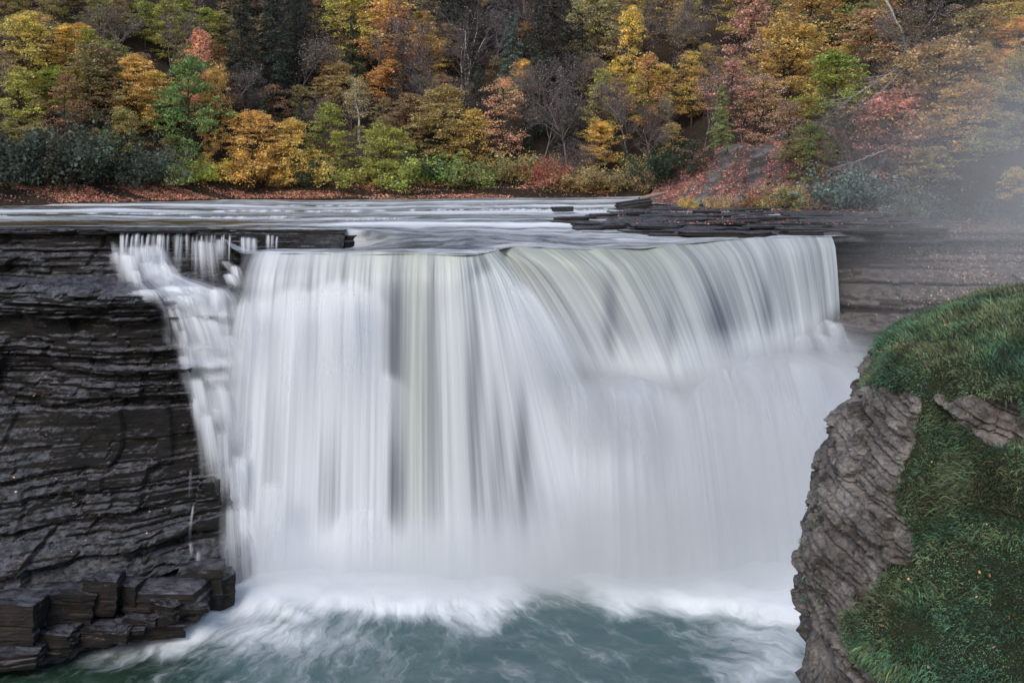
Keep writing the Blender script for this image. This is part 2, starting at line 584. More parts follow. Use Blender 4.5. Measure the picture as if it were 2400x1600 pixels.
LX = [-47, -33, -28, -22, -17.5, -14.5, -11]
LS = [
    [(20.3, 66.5), (18.4, 65.6), (17.2, 64.8), (17.0, 62.5), (16.3, 61.5), (13.5, 60.5), (10.5, 59.2), (8, 57), (5.5, 54.5), (3, 51.5), (1.5, 49.3), (.3, 47.5), (-1.5, 46)],
    [(20.3, 66.5), (18.4, 65.6), (17.2, 64.8), (17.0, 62.5), (16.3, 61.5), (13.5, 60.5), (10.5, 59.4), (8, 57), (5.5, 54.5), (3, 51.5), (1.5, 49.3), (.3, 47.5), (-1.5, 46.5)],
    [(20.3, 66.3), (18.6, 65.5), (17.3, 64.6), (16.9, 62.0), (16.3, 61.2), (12.5, 60.2), (9.5, 58.6), (6.5, 56.2), (4, 53.6), (2.4, 51.2), (1.2, 49.6), (.2, 48.6), (-1.5, 47.5)],
    [(20.3, 66.0), (18.8, 65.5), (17.4, 64.6), (16.7, 61.8), (16.2, 60.8), (12, 59.8), (9, 58.6), (6, 56.6), (4, 54.8), (2.8, 53.2), (1.5, 51.3), (.2, 50.0), (-1.5, 49.3)],
    [(20.3, 66.0), (18.9, 65.4), (17.0, 64.7), (16.7, 62.2), (15.8, 61.2), (15.5, 60.6), (14.0, 60.3), (12, 59.9), (8, 58.9), (5, 58.0), (3.0, 56.6), (1.8, 54.0), (.2, 51.8), (-1.5, 51)],
    [(20.3, 66.0), (18.6, 64.8), (17.0, 63.6), (16.0, 63.0), (14.0, 62.4), (12, 61.8), (8, 60.9), (5, 60.4), (3.0, 60.0), (1.8, 59.6), (.2, 59.2), (-1.5, 59)],
    [(20.3, 66.0), (18.5, 64.4), (16.0, 63.8), (12, 62.9), (8, 62.0), (4, 61.6), (.2, 61), (-1.5, 61)],
]


def cliff_left(x, z):
    dip = 0.07 * sstep(12.5, 6.0, z)
    d = interp_st(LX, LS, x, z)
    wall = sstep(16.4, 16.9, z) * sstep(-28, -25, x)
    return d - strata(x, z, dip, 11) * (0.95 - 0.6 * wall) * (1 - .65 * sstep(-19, -15.5, x))


zs = np.linspace(-1.5, 20.15, 440)
xs = np.concatenate([np.linspace(-47, -33, 70)[:-1], np.linspace(-33, -11, 420)])
XX, ZZ = np.meshgrid(xs, zs)
YL = cliff_left(XX, ZZ)
XL_ = xs
# flat top running back from the lip
back = np.array([0.6, 1.6, 3.2, 5.5])
XX2 = np.vstack([XX] + [xs[None]] * 4)
ZZ2 = np.vstack([ZZ] + [np.full((1, len(xs)), 20.12 - 0.03 * i) + 0.06 * fbm(xs[None] * 0.4, xs[None] * 0 + i, 5, 3) for i in range(4)])
YY2 = np.vstack([YL] + [YL[-1:] * 0 + 66.3 + b for b in back])
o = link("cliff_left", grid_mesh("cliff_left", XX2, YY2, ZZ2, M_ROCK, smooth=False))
tag(o, "dark wet layered shale cliff beside the left edge of the falls", kind="structure")

RX = [-13, -4, 2, 12, 20, 23.5, 26, 30, 36, 60]
CEN = [(18.4, 63.8), (16, 63.4), (12.4, 62.9), (11.8, 61.5), (8, 61), (0, 60.0), (-1.5, 60)]
RS = [
    [(18.5, 63.8), (16, 63.3), (12, 62.4), (8, 61.5), (4, 60.8), (0, 60), (-1.5, 60)],
    CEN,
    [(18.7, 65.3), (12.6, 64.6), (12.0, 62.6), (8, 62), (0, 61), (-1.5, 61)],
    [(19.0, 68.0), (12.6, 67.0), (12.0, 63.6), (8, 63), (0, 62), (-1.5, 62)],
    [(19.4, 70.0), (14.4, 69.2), (14.0, 67.4), (12.2, 66.8), (11.8, 64.6), (0, 63.5), (-1.5, 63)],
    [(20.3, 69.0), (19.4, 68.6), (17.4, 69.2), (16.4, 68.6), (15.9, 67.4), (15.6, 66.6), (14.6, 66.2), (14.2, 65.2), (13.9, 64.6), (0, 63.4), (-1.5, 63)],
    [(20.3, 69.0), (19.4, 68.8), (17.4, 69.6), (16.6, 68.4), (15.9, 66.8), (15.6, 66.0), (14.6, 65.6), (14.2, 64.6), (13.9, 64.0), (0, 63.0), (-1.5, 63)],
    [(20.3, 70.4), (18.8, 69.2), (17.4, 67.6), (16.2, 66.2), (15.4, 65.2), (14.6, 64.3), (14.0, 63.7), (12, 63), (0, 62.4), (-1.5, 62)],
    [(20.3, 70.4), (18.8, 68.4), (17.4, 66.6), (16.2, 65.0), (15.4, 64.0), (14.6, 63.0), (14.0, 62.4), (12, 61.5), (0, 60), (-1.5, 60)],
    [(20.3, 67.4), (18.8, 65.4), (17.4, 63.6), (16.2, 62.0), (15.4, 61.0), (14.6, 60), (14.0, 59.4), (12, 58.5), (0, 57), (-1.5, 57)],
]


def cliff_right(x, z):
    am = np.interp(x, [-13, 18, 23, 28, 34], [0.8, 0.8, 0.8, 0.55, 0.30])
    return interp_st(RX, RS, x, z) - strata(x, z, 0.0, 21) * am * np.where(z < 13.6, 0.45, 1.0)


xs = np.concatenate([np.linspace(-13, 20, 90)[:-1], np.linspace(20, 46, 300), np.linspace(46.5, 60, 20)])
zs = np.linspace(-1.5, 20.2, 230)
XX, ZZ = np.meshgrid(xs, zs)
topz = np.interp(xs, [-13, 2, 12, 20, 22, 60], [18.3, 18.5, 18.8, 19.2, 20.25, 20.25])
ZZ = np.minimum(ZZ, topz[None])
YR = cliff_right(XX, ZZ)
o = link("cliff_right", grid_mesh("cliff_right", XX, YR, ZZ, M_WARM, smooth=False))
tag(o, "misty layered cliff and ledges beyond the right end of the falls", kind="structure")

# ------------------------------------------------------------------ upper river
CREST = np.array([  # px, depth, z of the lip
    (-600, 69.0, 20.12), (200, 69.0, 20.12), (470, 68.5, 20.10), (520, 66.0, 19.6), (560, 62.2, 18.85), (640, 61.8, 18.95), (830, 61.2, 18.95), (1000, 60.6, 18.95),
    (1100, 60.1, 18.90), (1150, 61.0, 19.05), (1195, 63.0, 19.22), (1350, 63.0, 19.05), (1500, 63.5, 19.05), (1600, 65.0, 19.2),
    (1700, 66.0, 19.42), (1850, 67.4, 19.5), (1955, 68.0, 19.55), (2020, 68.6, 19.5)], float)
CXW = (CREST[:, 0] - 1200) * CREST[:, 1] / F


def crest(x):
    return np.interp(x, CXW, CREST[:, 1]), np.interp(x, CXW, CREST[:, 2])


# smooth the lip line a little
_cx = np.linspace(-55, 24.5, 900)
_cy, _cz = crest(_cx)
_k = np.hanning(25); _k /= _k.sum()
_cy = np.convolve(np.pad(_cy, 12, 'edge'), _k, 'valid')
_cz = np.convolve(np.pad(_cz, 12, 'edge'), _k, 'valid')


def crest_s(x):
    return np.interp(x, _cx, _cy), np.interp(x, _cx, _cz)


def river_z(x, y):
    yc, zc = crest_s(x)
    base = 20.12
    # centre channel drops from the shelf level to the lip
    bl_ = sstep(-11.0, -5.5, x)
    w = sstep(65.6, 66.4, y) * (1 - bl_) + sstep(-1.5, 11.0, y - yc) * bl_
    z = zc + (base - zc) * w
    wav = 3.2 * fbm(x * 0.035, x * 0.013, 4, 3)
    foam = np.zeros_like(z)
    for y0, h, wd in ((72.5, .16, .5), (79.0, .13, .5), (87.0, .11, .6), (96.0, .10, .6), (106.0, .06, .7), (115.0, .05, .7)):
        yy = y0 + wav * (1 + 0.05 * (y0 - 70)) + 1.2 * fbm(x * 0.12, y0, 6, 2)
        g = sstep(0.0, 0.5, vn(x * 0.05, y0 * 1.7, 3) - 0.12)
        z = z + h * sstep(-wd, wd * 0.2, y - yy) * g
        foam = np.maximum(foam, g * (0.75 * np.exp(-((y - yy + 0.4) / 0.9) ** 2) + 0.5 * sstep(-7, -0.6, y - yy) * (y < yy)))
    return z, foam


NS, NTT = 430, 190
sx = np.linspace(-55, 24.5, NS)
tt = np.concatenate([np.linspace(0, 1, 90) ** 1.2 * 14, 14 + np.linspace(0.012, 1, 110) * 60])
SX, TT = np.meshgrid(sx, tt)
yc, zc = crest_s(SX)
YRv = yc - 0.1 + TT
widen = 1 + 0.006 * TT
XR = np.where(SX < 0, SX * (1 + 0.012 * TT), SX * (1 - 0.004 * TT))
ZR, FO = river_z(XR, YRv)
ZR = ZR + 0.05 * fbm(XR * 0.5, YRv * 1.3, 2, 4) + 0.09 * fbm(XR * 0.16, YRv * 0.5, 5, 3) * sstep(1, 6, TT)
ppx, ppy = topx(XR, YRv, ZR)
calm = sstep(535, 520, ppy) * 0
brown = np.exp(-((ppy - 523) / 6.5) ** 2) * sstep(800, 400, ppx)
brown = np.maximum(brown, 0.7 * np.exp(-((ppy - 504) / 3) ** 2) * sstep(420, 150, ppx))
brown = np.maximum(brown, 0.8 * np.exp(-((ppy - 484) / 3) ** 2) * sstep(420, 150, ppx))
front = sstep(7.5, 2.5, TT) * (SX > -17)
foam = 0.42 + 0.62 * FO
foam = foam * (1 - 0.9 * brown)
foam = np.where(front > 0, foam * (1 - front) + front * (0.60 + 0.25 * fbm(XR * 0.3, YRv * 0.2, 3, 3)), foam)
foam = np.where((ppy > 532) & (TT > 2), foam - 0.12, foam)
o = link("river", grid_mesh("river", XR, YRv, ZR, M_RIVER, {"foam": foam, "brown": brown}))
tag(o, "pale rippling river sliding over low shelves towards the falls", kind="structure")
river = o

# ------------------------------------------------------------------ plunge pool
xs = np.concatenate([np.linspace(-70, -30, 30), np.linspace(-29.8, 12, 300), np.linspace(12.3, 45, 60)])
ys = np.concatenate([np.linspace(-25, 43, 24), np.linspace(43.3, 66, 160)])
XP, YP = np.meshgrid(xs, ys)
ppx, ppy = topx(XP, np.maximum(YP, 5), 0 * XP)
# foam thickness from where water lands: line of the falls' foot
foot = np.interp(ppx, [380, 470, 540, 700, 900, 1050, 1150, 1300, 1450, 1600, 1750, 1900, 2100], [1500, 1475, 1445, 1450, 1445, 1428, 1412, 1400, 1400, 1418, 1450, 1480, 1530])
dist = (ppy - foot) + 55 * fbm(ppx * .006, ppy * .010, 4, 3)
foam = 1.25 - sstep(-45, 75, dist) * 1.25
foam = np.maximum(foam, 0.62 * np.exp(-((ppx - 620) / 260) ** 2 - ((ppy - 1490) / 70) ** 2))
foam = np.maximum(foam, 0.60 * sstep(1500, 1800, ppx + 0.3 * (1480 - ppy)) * sstep(1330, 1420, ppy))
foam = np.maximum(foam, 0.20 * sstep(1000, 500, ppx))
foam = np.where(ppx < 470, foam * sstep(-40, 470, ppx), foam)
foam = np.maximum(foam, 0.06)
foam = np.where(YP < 44, foam * 0.8, foam)
green = sstep(620, 300, ppx)
cx0, cy0 = -8.0, 66.0
ang = np.arctan2(XP - cx0, cy0 - YP)
rad = np.hypot(XP - cx0, YP - cy0)
U, Vv = rad, ang * 12.0
ZP = 0.16 * fbm(XP * 0.35, YP * 0.5, 3, 4) + 0.35 * np.clip(foam, 0, 1) * (fbm(XP * 0.3, YP * 0.4, 5, 3) + 0.25) + 0.5 * sstep(0.7, 1.2, foam)
o = link("pool", grid_mesh("pool", XP, YP, ZP, M_POOL, {"foam": foam, "green": green}, (U, Vv)))
tag(o, "teal plunge pool streaked with white foam below the falls", kind="structure")

# ------------------------------------------------------------------ the waterfall
def curtain(name, stations, nu, nv, mat, fold=0.18, parent=None, seed=1, foamf=None, greenf=None, alphaf=None, useed=0, streakf=None):
    """stations: list of polylines [(x,y,z), ...] (same length) from lip to foot"""
    A = np.array(stations, float)                              # s, k, 3
    s, k, _ = A.shape
    # arc length parameter along the crest for uv
    cu = np.concatenate([[0], np.cumsum(np.linalg.norm(np.diff(A[:, k // 2], axis=0), axis=1))])
    u = np.linspace(0, cu[-1], nu)
    B = np.empty((nu, k, 3))
    for j in range(k):
        for c in range(3):
            B[:, j, c] = np.interp(u, cu, A[:, j, c])
    w = max(3, nu // (3 * s)) | 1
    ker = np.hanning(w + 2)[1:-1]; ker /= ker.sum()
    for j in range(k):
        for c in range(3):
            B[:, j, c] = np.convolve(np.pad(B[:, j, c], w // 2, 'reflect', reflect_type='odd'), ker, 'valid')
    v = np.linspace(0, 1, nv)
    kv = np.linspace(0, 1, k)
    # Catmull-Rom along v
    i = np.clip((v * (k - 1)).astype(int), 0, k - 2)
    t = (v * (k - 1) - i)[None, :, None]
    Bp = np.concatenate([2 * B[:, :1] - B[:, 1:2], B, 2 * B[:, -1:] - B[:, -2:-1]], 1)
    p0, p1, p2, p3 = Bp[:, i], Bp[:, i + 1], Bp[:, i + 2], Bp[:, i + 3]
    Q = 0.5 * (2 * p1 + (p2 - p0) * t + (2 * p0 - 5 * p1 + 4 * p2 - p3) * t ** 2 + (3 * p1 - p0 - 3 * p2 + p3) * t ** 3)
    UU, VV = np.meshgrid(u, v, indexing='ij')
    amp = fold * sstep(0.0, 0.25, VV)
    f = fbm(UU * 0.55 + useed, VV * 0.8, seed, 2) * 1.6 + 0.55 * fbm(UU * 2.0 + useed, VV * 1.0, seed + 2, 2) + 0.2 * fbm(UU * 6.0, VV * 1.5, seed + 3, 2)
    Q[..., 1] -= f * amp
    Q[..., 2] += 0.10 * fbm(UU * 0.6, UU * 0, seed + 1, 3) * (1 - VV)
    L = (A[0, 0, 2] - A[0, -1, 2])
    X, Y, Z = Q[..., 0], Q[..., 1], Q[..., 2]
    px, py = topx(X, Y, Z)
    at = {"foam": foamf(px, py, UU, VV), "green": greenf(px, py, UU, VV) if greenf else 0 * px, "alpha": alphaf(px, py, UU, VV) if alphaf else 0 * px + 1,
          "streak": streakf(px, py) if streakf else 0 * px + 1}
    return link(name, grid_mesh(name, X, Y, Z, mat, at, (UU + useed * 3.1, VV * L), flip=False), parent)


fall = empty("waterfall", (0, 60, 0))
fall_inv = np.array((0, 60, 0))


def par(o):
    o.matrix_parent_inverse = fall.matrix_world.inverted() if False else o.matrix_parent_inverse
    o.location = (0, -60, 0)
    return o


tag(fall, "broad silky white waterfall pouring over the shale crest into the pool", "waterfall")


def drop(px, lean, throw, zb=0.0, ks=7, d=None, z=None, xpow=1.0):
    x0 = (px - 1200) * np.interp(px, CREST[:, 0], CREST[:, 1]) / F
    y0, z0 = crest_s(x0)
    pts = [(x0, y0 + 0.5, z0 + 0.02)]
    h = np.linspace(0, 1, ks) ** 1.35
    for q in h:
        zz = z0 - (z0 - zb) * q
        pts.append((x0 + lean * (q ** xpow), y0 - 0.25 - throw * math.sqrt(q) if q > 0 else y0 - 0.05, zz - (0.05 if q > 0 else 0.0)))
    return pts


def blob(px, py, cx, cy, rx, ry):
    return np.exp(-((px - cx) / rx) ** 2 - ((py - cy) / ry) ** 2)


def burst(px, py, cx, cy, w, h, grow=0.5):
    """white bloom that starts at a ledge: soft dome on top, fading downwards and widening"""
    t = (py - cy) / h
    ww = w * (1 + grow * np.clip(t, 0, 3))
    top = cy + 0.35 * w * ((px - cx) / w) ** 2
    return sstep(-8, 30, py - top) * np.exp(-np.abs((px - cx) / ww) ** 2.6) * np.exp(-np.clip(t, 0, 9) ** 1.5)


def foam_main(px, py, u, v):
    f = 0.62 + 0 * px
    f += 0.60 * burst(px, py, 800, 655, 85, 480)
    f += 0.50 * burst(px, py, 690, 670, 55, 600)
    f += 0.45 * burst(px, py, 905, 870, 40, 200)
    f += 0.45 * burst(px, py, 590, 690, 40, 300)
    f += 0.75 * blob(px, py, 1340, 850, 120, 280)
    f += 0.45 * burst(px, py, 1170, 620, 60, 400, 1.5)
    f += 0.45 * burst(px, py, 850, 1190, 60, 160)
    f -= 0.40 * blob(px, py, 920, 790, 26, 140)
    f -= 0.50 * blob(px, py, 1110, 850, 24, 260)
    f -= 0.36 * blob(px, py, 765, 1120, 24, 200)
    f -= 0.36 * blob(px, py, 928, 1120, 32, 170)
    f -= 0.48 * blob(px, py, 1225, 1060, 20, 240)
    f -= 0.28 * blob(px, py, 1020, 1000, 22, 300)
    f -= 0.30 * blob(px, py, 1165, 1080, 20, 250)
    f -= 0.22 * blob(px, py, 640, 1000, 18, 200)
    f += 0.35 * sstep(1180, 1330, py)
    f += 0.12 * sstep(640, 600, py)
    return f


def green_main(px, py, u, v):
    g = 0.75 * sstep(0.42, 0.02, v) * sstep(560, 900, px)
    g += 0.5 * blob(px, py, 975, 900, 40, 420) + 0.25 * blob(px, py, 1060, 950, 30, 300)
    return np.clip(g, 0, 1)


def alpha_main(px, py, u, v):
    a = sstep(0.0, 0.06, v)
    um = u.max()
    edge = sstep(0, 2.4, u + .5 * fbm(v * 6, u * .5, 2, 3)) * (1 - sstep(um - 2.6, um, u) * sstep(.05, .25, v))
    return np.clip(edge, 0, 1)


st = []
for px, lean, throw, xp in ((562, -1.2, 3.6, .6), (600, -1.0, 3.6, .6), (660, -0.5, 3.2, .8), (740, -0.2, 3.0, 1), (830, 0.0, 2.8, 1), (930, 0.1, 2.5, 1), (1010, 0.3, 2.4, 1), (1070, 1.0, 2.3, .8),
                            (1110, 2.6, 2.4, .75), (1135, 4.8, 2.6, .7), (1155, 7.2, 2.6, .66), (1168, 8.9, 2.4, .64)):
    st.append(drop(px, lean, throw, 0.0, 8, xpow=xp))
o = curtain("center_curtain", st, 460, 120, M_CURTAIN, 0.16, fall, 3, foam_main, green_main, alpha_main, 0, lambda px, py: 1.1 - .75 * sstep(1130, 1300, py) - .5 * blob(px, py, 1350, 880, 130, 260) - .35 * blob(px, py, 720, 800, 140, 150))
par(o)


def foam_right(px, py, u, v):
    f = 0.60 + 0 * px
    f += 0.5 * sstep(760, 900, py + 0.12 * (px - 1500))
    f -= 0.42 * blob(px, py, 1690, 790, 45, 130)
    f -= 0.30 * blob(px, py, 1430, 760, 18, 140)
    f -= 0.22 * blob(px, py, 1570, 820, 14, 120)
    f -= 0.16 * blob(px, py, 1880, 640, 40, 70)
    f -= 0.2 * blob(px, py, 1800, 720, 16, 110)
    return f


def green_right(px, py, u, v):
    return np.clip(0.75 * sstep(0.75, 0.05, v) * sstep(1800, 1500, px) + 0.2, 0, 1)


st = []
st.append([(-2.6, 64.2, 19.2), (-2.6, 63.6, 19.2), (-2.4, 63.2, 18.9), (-2.1, 62.9, 18.2), (-1.6, 62.6, 17.2), (-.8, 62.3, 15.8), (0.2, 62.0, 13.0), (1.2, 61.7, 9.5)])
for px, lean, throw, zb in ((1200, 6.6, 1.7, 9.4), (1260, 6.2, 1.9, 9.2), (1350, 5.4, 2.1, 9.0), (1450, 4.6, 2.2, 9.0), (1540, 4.0, 2.3, 9.2), (1620, 3.3, 2.3, 10), (1700, 2.5, 2.3, 10.5), (1780, 1.6, 2.3, 11), (1850, 0.8, 2.2, 12.0),
                            (1910, 0.3, 2.1, 13.2), (1948, 0.0, 1.8, 13.8)):
    st.append(drop(px, lean, throw, zb, 7, xpow=0.62))
o = curtain("far_curtain", st, 420, 90, M_CURTAIN, 0.14, fall, 6, foam_right, green_right, lambda px, py, u, v: 1 - sstep(.78, 1.0, v), 40)
par(o)


def foam_low(px, py, u, v):
    f = 0.95 + 0 * px
    f -= 0.30 * blob(px, py, 1525, 1090, 30, 140)
    f -= 0.14 * blob(px, py, 1640, 960, 50, 60)
    f -= 0.12 * blob(px, py, 1800, 900, 90, 50)
    f -= 0.15 * blob(px, py, 1400, 1100, 60, 200)
    return f


st = []
for px, py, d, lean, throw in ((1200, 960, 60.6, 0.0, 1.2), (1290, 930, 60.4, 0.1, 1.4), (1370, 900, 60.0, 0.2, 1.6), (1420, 878, 60.0, 0.4, 2.2), (1500, 890, 60.4, 0.8, 2.6), (1600, 915, 61.2, 1.0, 2.8), (1670, 850, 62.6, 1.2, 3.4), (1760, 830, 63.6, 1.4, 4.0), (1900, 830, 64.4, 1.2, 4.2),
                               (2020, 835, 64.2, 0.8, 3.8), (2120, 850, 63.6, 0.4, 3.0)):
    x0, y0, z0 = P(px, py, d)
    pts = [(x0 - .1, y0 + 1.4, z0 - 0.15), (x0, y0 + 0.4, z0 + 0.10)]
    for q in (0.06, 0.22, 0.42, 0.64, 0.82, 1.0):
        pts.append((x0 + lean * q ** .7, y0 - throw * math.sqrt(q), z0 * (1 - q)))
    st.append(pts)
o = curtain("lower_curtain", st, 320, 90, M_CURTAIN, 0.30, fall, 2, foam_low, None, lambda px, py, u, v: sstep(0, 3.2, u) * sstep(.02, .42, v + .10 * fbm(u * .5, v * 2, 3, 3)) * (1 - sstep(u.max() - 2.0, u.max(), u)), 80, lambda px, py: .38 + 0 * px)
par(o)

# veils: rounded sheets of water springing off a ledge, each with its own curve
VE = {"V": [], "F": [], "uv": [], "foam": [], "green": [], "alpha": [], "streak": [], "n": 0}


def lobe(px, py, d, w, h, lean=0.0, spread=0.35, throw=0.9, a=0.95, dome=0.25, seed=None, fade=0.55, foam=0.95, nu=18, nv=18):
    """px,py of the lip centre; w,h in photo pixels at depth d"""
    x0, y0, z0 = P(px, py, d)
    k = d / F
    W, H = w * k, h * k
    r = random.random() * 50 if seed is None else seed
    u = np.linspace(-1, 1, nu)
    v = np.linspace(0, 1, nv)
    U, V = np.meshgrid(u, v, indexing='ij')
    ed = 0.10 * fbm(U * 3 + r, V * 2, 2, 2)
    X = x0 + W / 2 * (U + ed) * (1 + spread * V ** 0.7) + lean * k * V ** 0.8
    zf = np.where(V < 0.08, -0.0 + 0 * V, V)
    Zt = z0 - dome * W * U ** 2 * 0.6 - H * V ** 1.15
    Y = y0 + 0.35 - throw * np.sqrt(np.clip(V, 0, 1)) - 0.10 * fbm(U * 4 + r, V * 0.8, 3, 2) - 0.25 * (1 - U * U) * np.sqrt(V)
    al = (1 - np.abs(U) ** 1.8) ** 1.3 * (1 - sstep(fade * 0.5, 1.0, V)) * sstep(0, 0.14, V) * a
    n = VE["n"]
    VE["V"].append(np.stack([X, Y, Zt], -1).reshape(-1, 3))
    VE["F"].append(grid_faces(nu, nv) + n)
    VE["uv"].append(np.stack([(U + 1) * W * 0.5 * 1.6 + r * 7, V * H + r], -1).reshape(-1, 2))
    VE["foam"].append(np.full(U.size, foam)); VE["green"].append(np.zeros(U.size)); VE["alpha"].append(al.ravel()); VE["streak"].append(np.ones(U.size))
    VE["n"] += U.size


def flush(name, parent=None):
    me = mesh_np(name, np.concatenate(VE["V"]), np.concatenate(VE["F"]), M_VEIL, True,
                 {k: np.concatenate(VE[k]) for k in ("foam", "green", "alpha", "streak")}, np.concatenate(VE["uv"]))
    for k in ("V", "F", "uv", "foam", "green", "alpha", "streak"): VE[k] = []
    VE["n"] = 0
    return link(name, me, parent)


def rockd(px, py):
    """depth of the left cliff along the ray through a photo point"""
    d = np.linspace(50, 68, 240)
    x, y, z = P(px, py, d)
    hit = (cliff_left(x, z) <= d) & (z <= 20.1)
    return d[np.argmax(hit)] if hit.any() else 66.0


# bright blooms inside the main curtain
for a in ((800, 655, 61.0 - 2.3, 190, 420, 10, .25, 1.5, .9), (700, 672, 58.6, 120, 480, -6, .2, 1.4, .8), (905, 868, 58.3, 80, 260, 5, .3, .8, .7), (588, 685, 58.9, 100, 330, -15, .4, 1.3, .85),
          (1180, 640, 58.4, 110, 520, 260, .6, 1.2, .75), (1250, 720, 58.2, 130, 480, 180, .5, 1.0, .75), (1330, 860, 58.2, 150, 430, 60, .4, .8, .6), (860, 1180, 57.2, 120, 200, 0, .3, .5, .7),
          (560, 1175, 56.6, 110, 260, 25, .3, .9, .75), (640, 1120, 56.4, 120, 280, 0, .3, .6, .6), (1450, 890, 59.2, 160, 330, 40, .4, 1.8, .8), (1700, 840, 61.6, 200, 300, 60, .5, 2.2, .7), (1850, 828, 62.0, 220, 330, 60, .4, 2.2, .7)):
    lobe(*a[:3], a[3], a[4], a[5], a[6], a[7], a[8], nu=48, nv=40, fade=.35)
# small domes at the far end
for a in ((1928, 686, 66.2, 62, 75, 8, .25, .5, .95), (1912, 742, 65.4, 150, 110, 25, .2, .6, .9), (1960, 752, 65.0, 70, 90, 20, .3, .6, .8), (1900, 775, 64.6, 170, 120, 40, .4, .8, .9), (1985, 790, 64.2, 60, 90, 25, .2, .5, .55)):
    lobe(*a[:3], a[3], a[4], a[5], a[6], a[7], a[8] * .8, fade=.5, dome=.3)
par(flush("bloom", fall))

# small rapids in the river above
def rapid(p0, p1, py, h, d, wd, dens=1.0, bow=0.0):
    px = p0
    while px < p1:
        t_ = (px - p0) / (p1 - p0)
        w_ = random.uniform(.7, 1.3) * wd
        if random.random() < dens:
            lobe(px + w_ / 2, py - bow * 4 * t_ * (1 - t_) + random.uniform(-1, 1), d + random.uniform(-.2, .2), w_ * 1.5, h * random.uniform(.8, 1.3), random.uniform(-2, 3), .3, .35, random.uniform(.75, 1), .05, fade=.8, nu=10, nv=8)
        px += w_


rapid(800, 975, 515, 14, 74.5, 9, 1, 5)
rapid(1170, 1440, 489, 10, 86.5, 11, .9)
rapid(960, 1160, 490, 9, 87, 14, .8)
rapid(1000, 1420, 478, 8, 97, 22, .8)
rapid(420, 700, 506, 10, 78.5, 26, .7)
rapid(60, 420, 499, 8, 83, 30, .6)
rapid(500, 900, 492, 8, 87, 26, .7)
rapid(360, 560, 474, 6, 104, 12, .9)
rapid(640, 1000, 480, 6, 98, 28, .7)
rapid(-10, 18, 504, 14, 79.5, 7, 1)
rapid(200, 520, 487, 6, 93, 30, .6)
flush("rapids", river)

# side cascade stepping down the left cliff
casc = empty("side_cascade", (-19, 60, 0))
tag(casc, "thin stepped cascade of white water spilling over dark ledges left of the main fall", "waterfall")


def lob2(px, py, w, h, lean=0, spread=.35, throw=.6, a=.95, off=0.25, dome=.25, fade=.55):
    d = min(rockd(px, py + 0.15 * h), rockd(px + lean * .6, py + h * .6) + 0.4) - off
    lobe(px, py, d, w, h, lean, spread, throw, a, dome, None, fade)


# a film of water draped over the steps between the dry rock and the main curtain
LB = np.array([(258, 562), (262, 590), (285, 640), (300, 676), (335, 700), (362, 730), (374, 770), (384, 820), (396, 870), (418, 930), (440, 990), (468, 1050), (505, 1110), (512, 1150), (498, 1190), (500, 1250), (508, 1320), (535, 1400)], float)
RB = np.array([(380, 562), (400, 590), (430, 640), (560, 676), (580, 700), (590, 730), (600, 770), (610, 820), (620, 870), (630, 930), (640, 990), (650, 1050), (650, 1110), (650, 1150), (650, 1190), (650, 1250), (650, 1320), (650, 1400)], float)
fv = np.linspace(566, 1395, 150)
fu = np.linspace(0, 1, 70)
lbx, rbx = np.interp(fv, LB[:, 1], LB[:, 0]), np.interp(fv, RB[:, 1], RB[:, 0])
FPX = lbx[None] + (rbx - lbx)[None] * fu[:, None]
FPY = np.broadcast_to(fv[None], FPX.shape) + 7 * fbm(FPX * .02, np.broadcast_to(fv[None], FPX.shape) * .01, 3, 2)
dd = np.linspace(52, 67, 110)
FD = np.full(FPX.shape, 66.0)
for d_ in dd[::-1]:
    x_, z_ = (FPX - 1200) * d_ / F, CZ - (FPY - YH) * d_ / F
    FD = np.where((cliff_left(x_, np.minimum(z_, 20.1)) <= d_) & (z_ < 20.1), d_, FD)
for _ in range(5):                                        # water smooths over the finest relief
    q_ = np.pad(FD, 1, 'edge')
    FD = np.minimum(FD, (q_[1:-1, 1:-1] * 2 + q_[:-2, 1:-1] + q_[2:, 1:-1] + q_[1:-1, :-2] + q_[1:-1, 2:]) / 6)
q_ = np.pad(FD, ((4, 4), (2, 2)), 'edge')
FD = sum(q_[i_:i_ + FD.shape[0], 2:-2] for i_ in range(9)) / 9
for _ in range(4):
    q_ = np.pad(FD, ((0, 0), (1, 1)), 'edge')
    FD = (q_[:, :-2] + 2 * q_[:, 1:-1] + q_[:, 2:]) / 4
FD = FD - .42
FX, FY, FZ = (FPX - 1200) * FD / F, FD, CZ - (FPY - YH) * FD / F
slope_ = np.gradient(FD, axis=1) / np.maximum(np.abs(np.gradient(FZ, axis=1)), 1e-3)
UA = np.broadcast_to(fu[:, None], FPX.shape)
den = .50 + .40 * sstep(.25, .85, UA) + .22 * np.clip(np.abs(slope_), 0, 1.5) / 1.5
al = np.clip(den, 0, 1) * sstep(0, .16, UA + .10 * fbm(FPY * .03, UA * 3, 4, 3)) * (1 - .6 * sstep(.85, 1, UA)) * sstep(562, 590, FPY) * (1 - .8 * sstep(1060, 1130, FPY) * sstep(1400, 1180, FPY) * sstep(.5, .1, UA))
o = link("film", grid_mesh("film", FX, FY, FZ, M_VEIL, {"foam": 0 * FX + .95, "green": 0 * FX, "alpha": al, "streak": 0 * FX + 1}, (UA * 6 + FPY * .004, -FZ * .8)), casc)
o.location = (19, -60, 0)

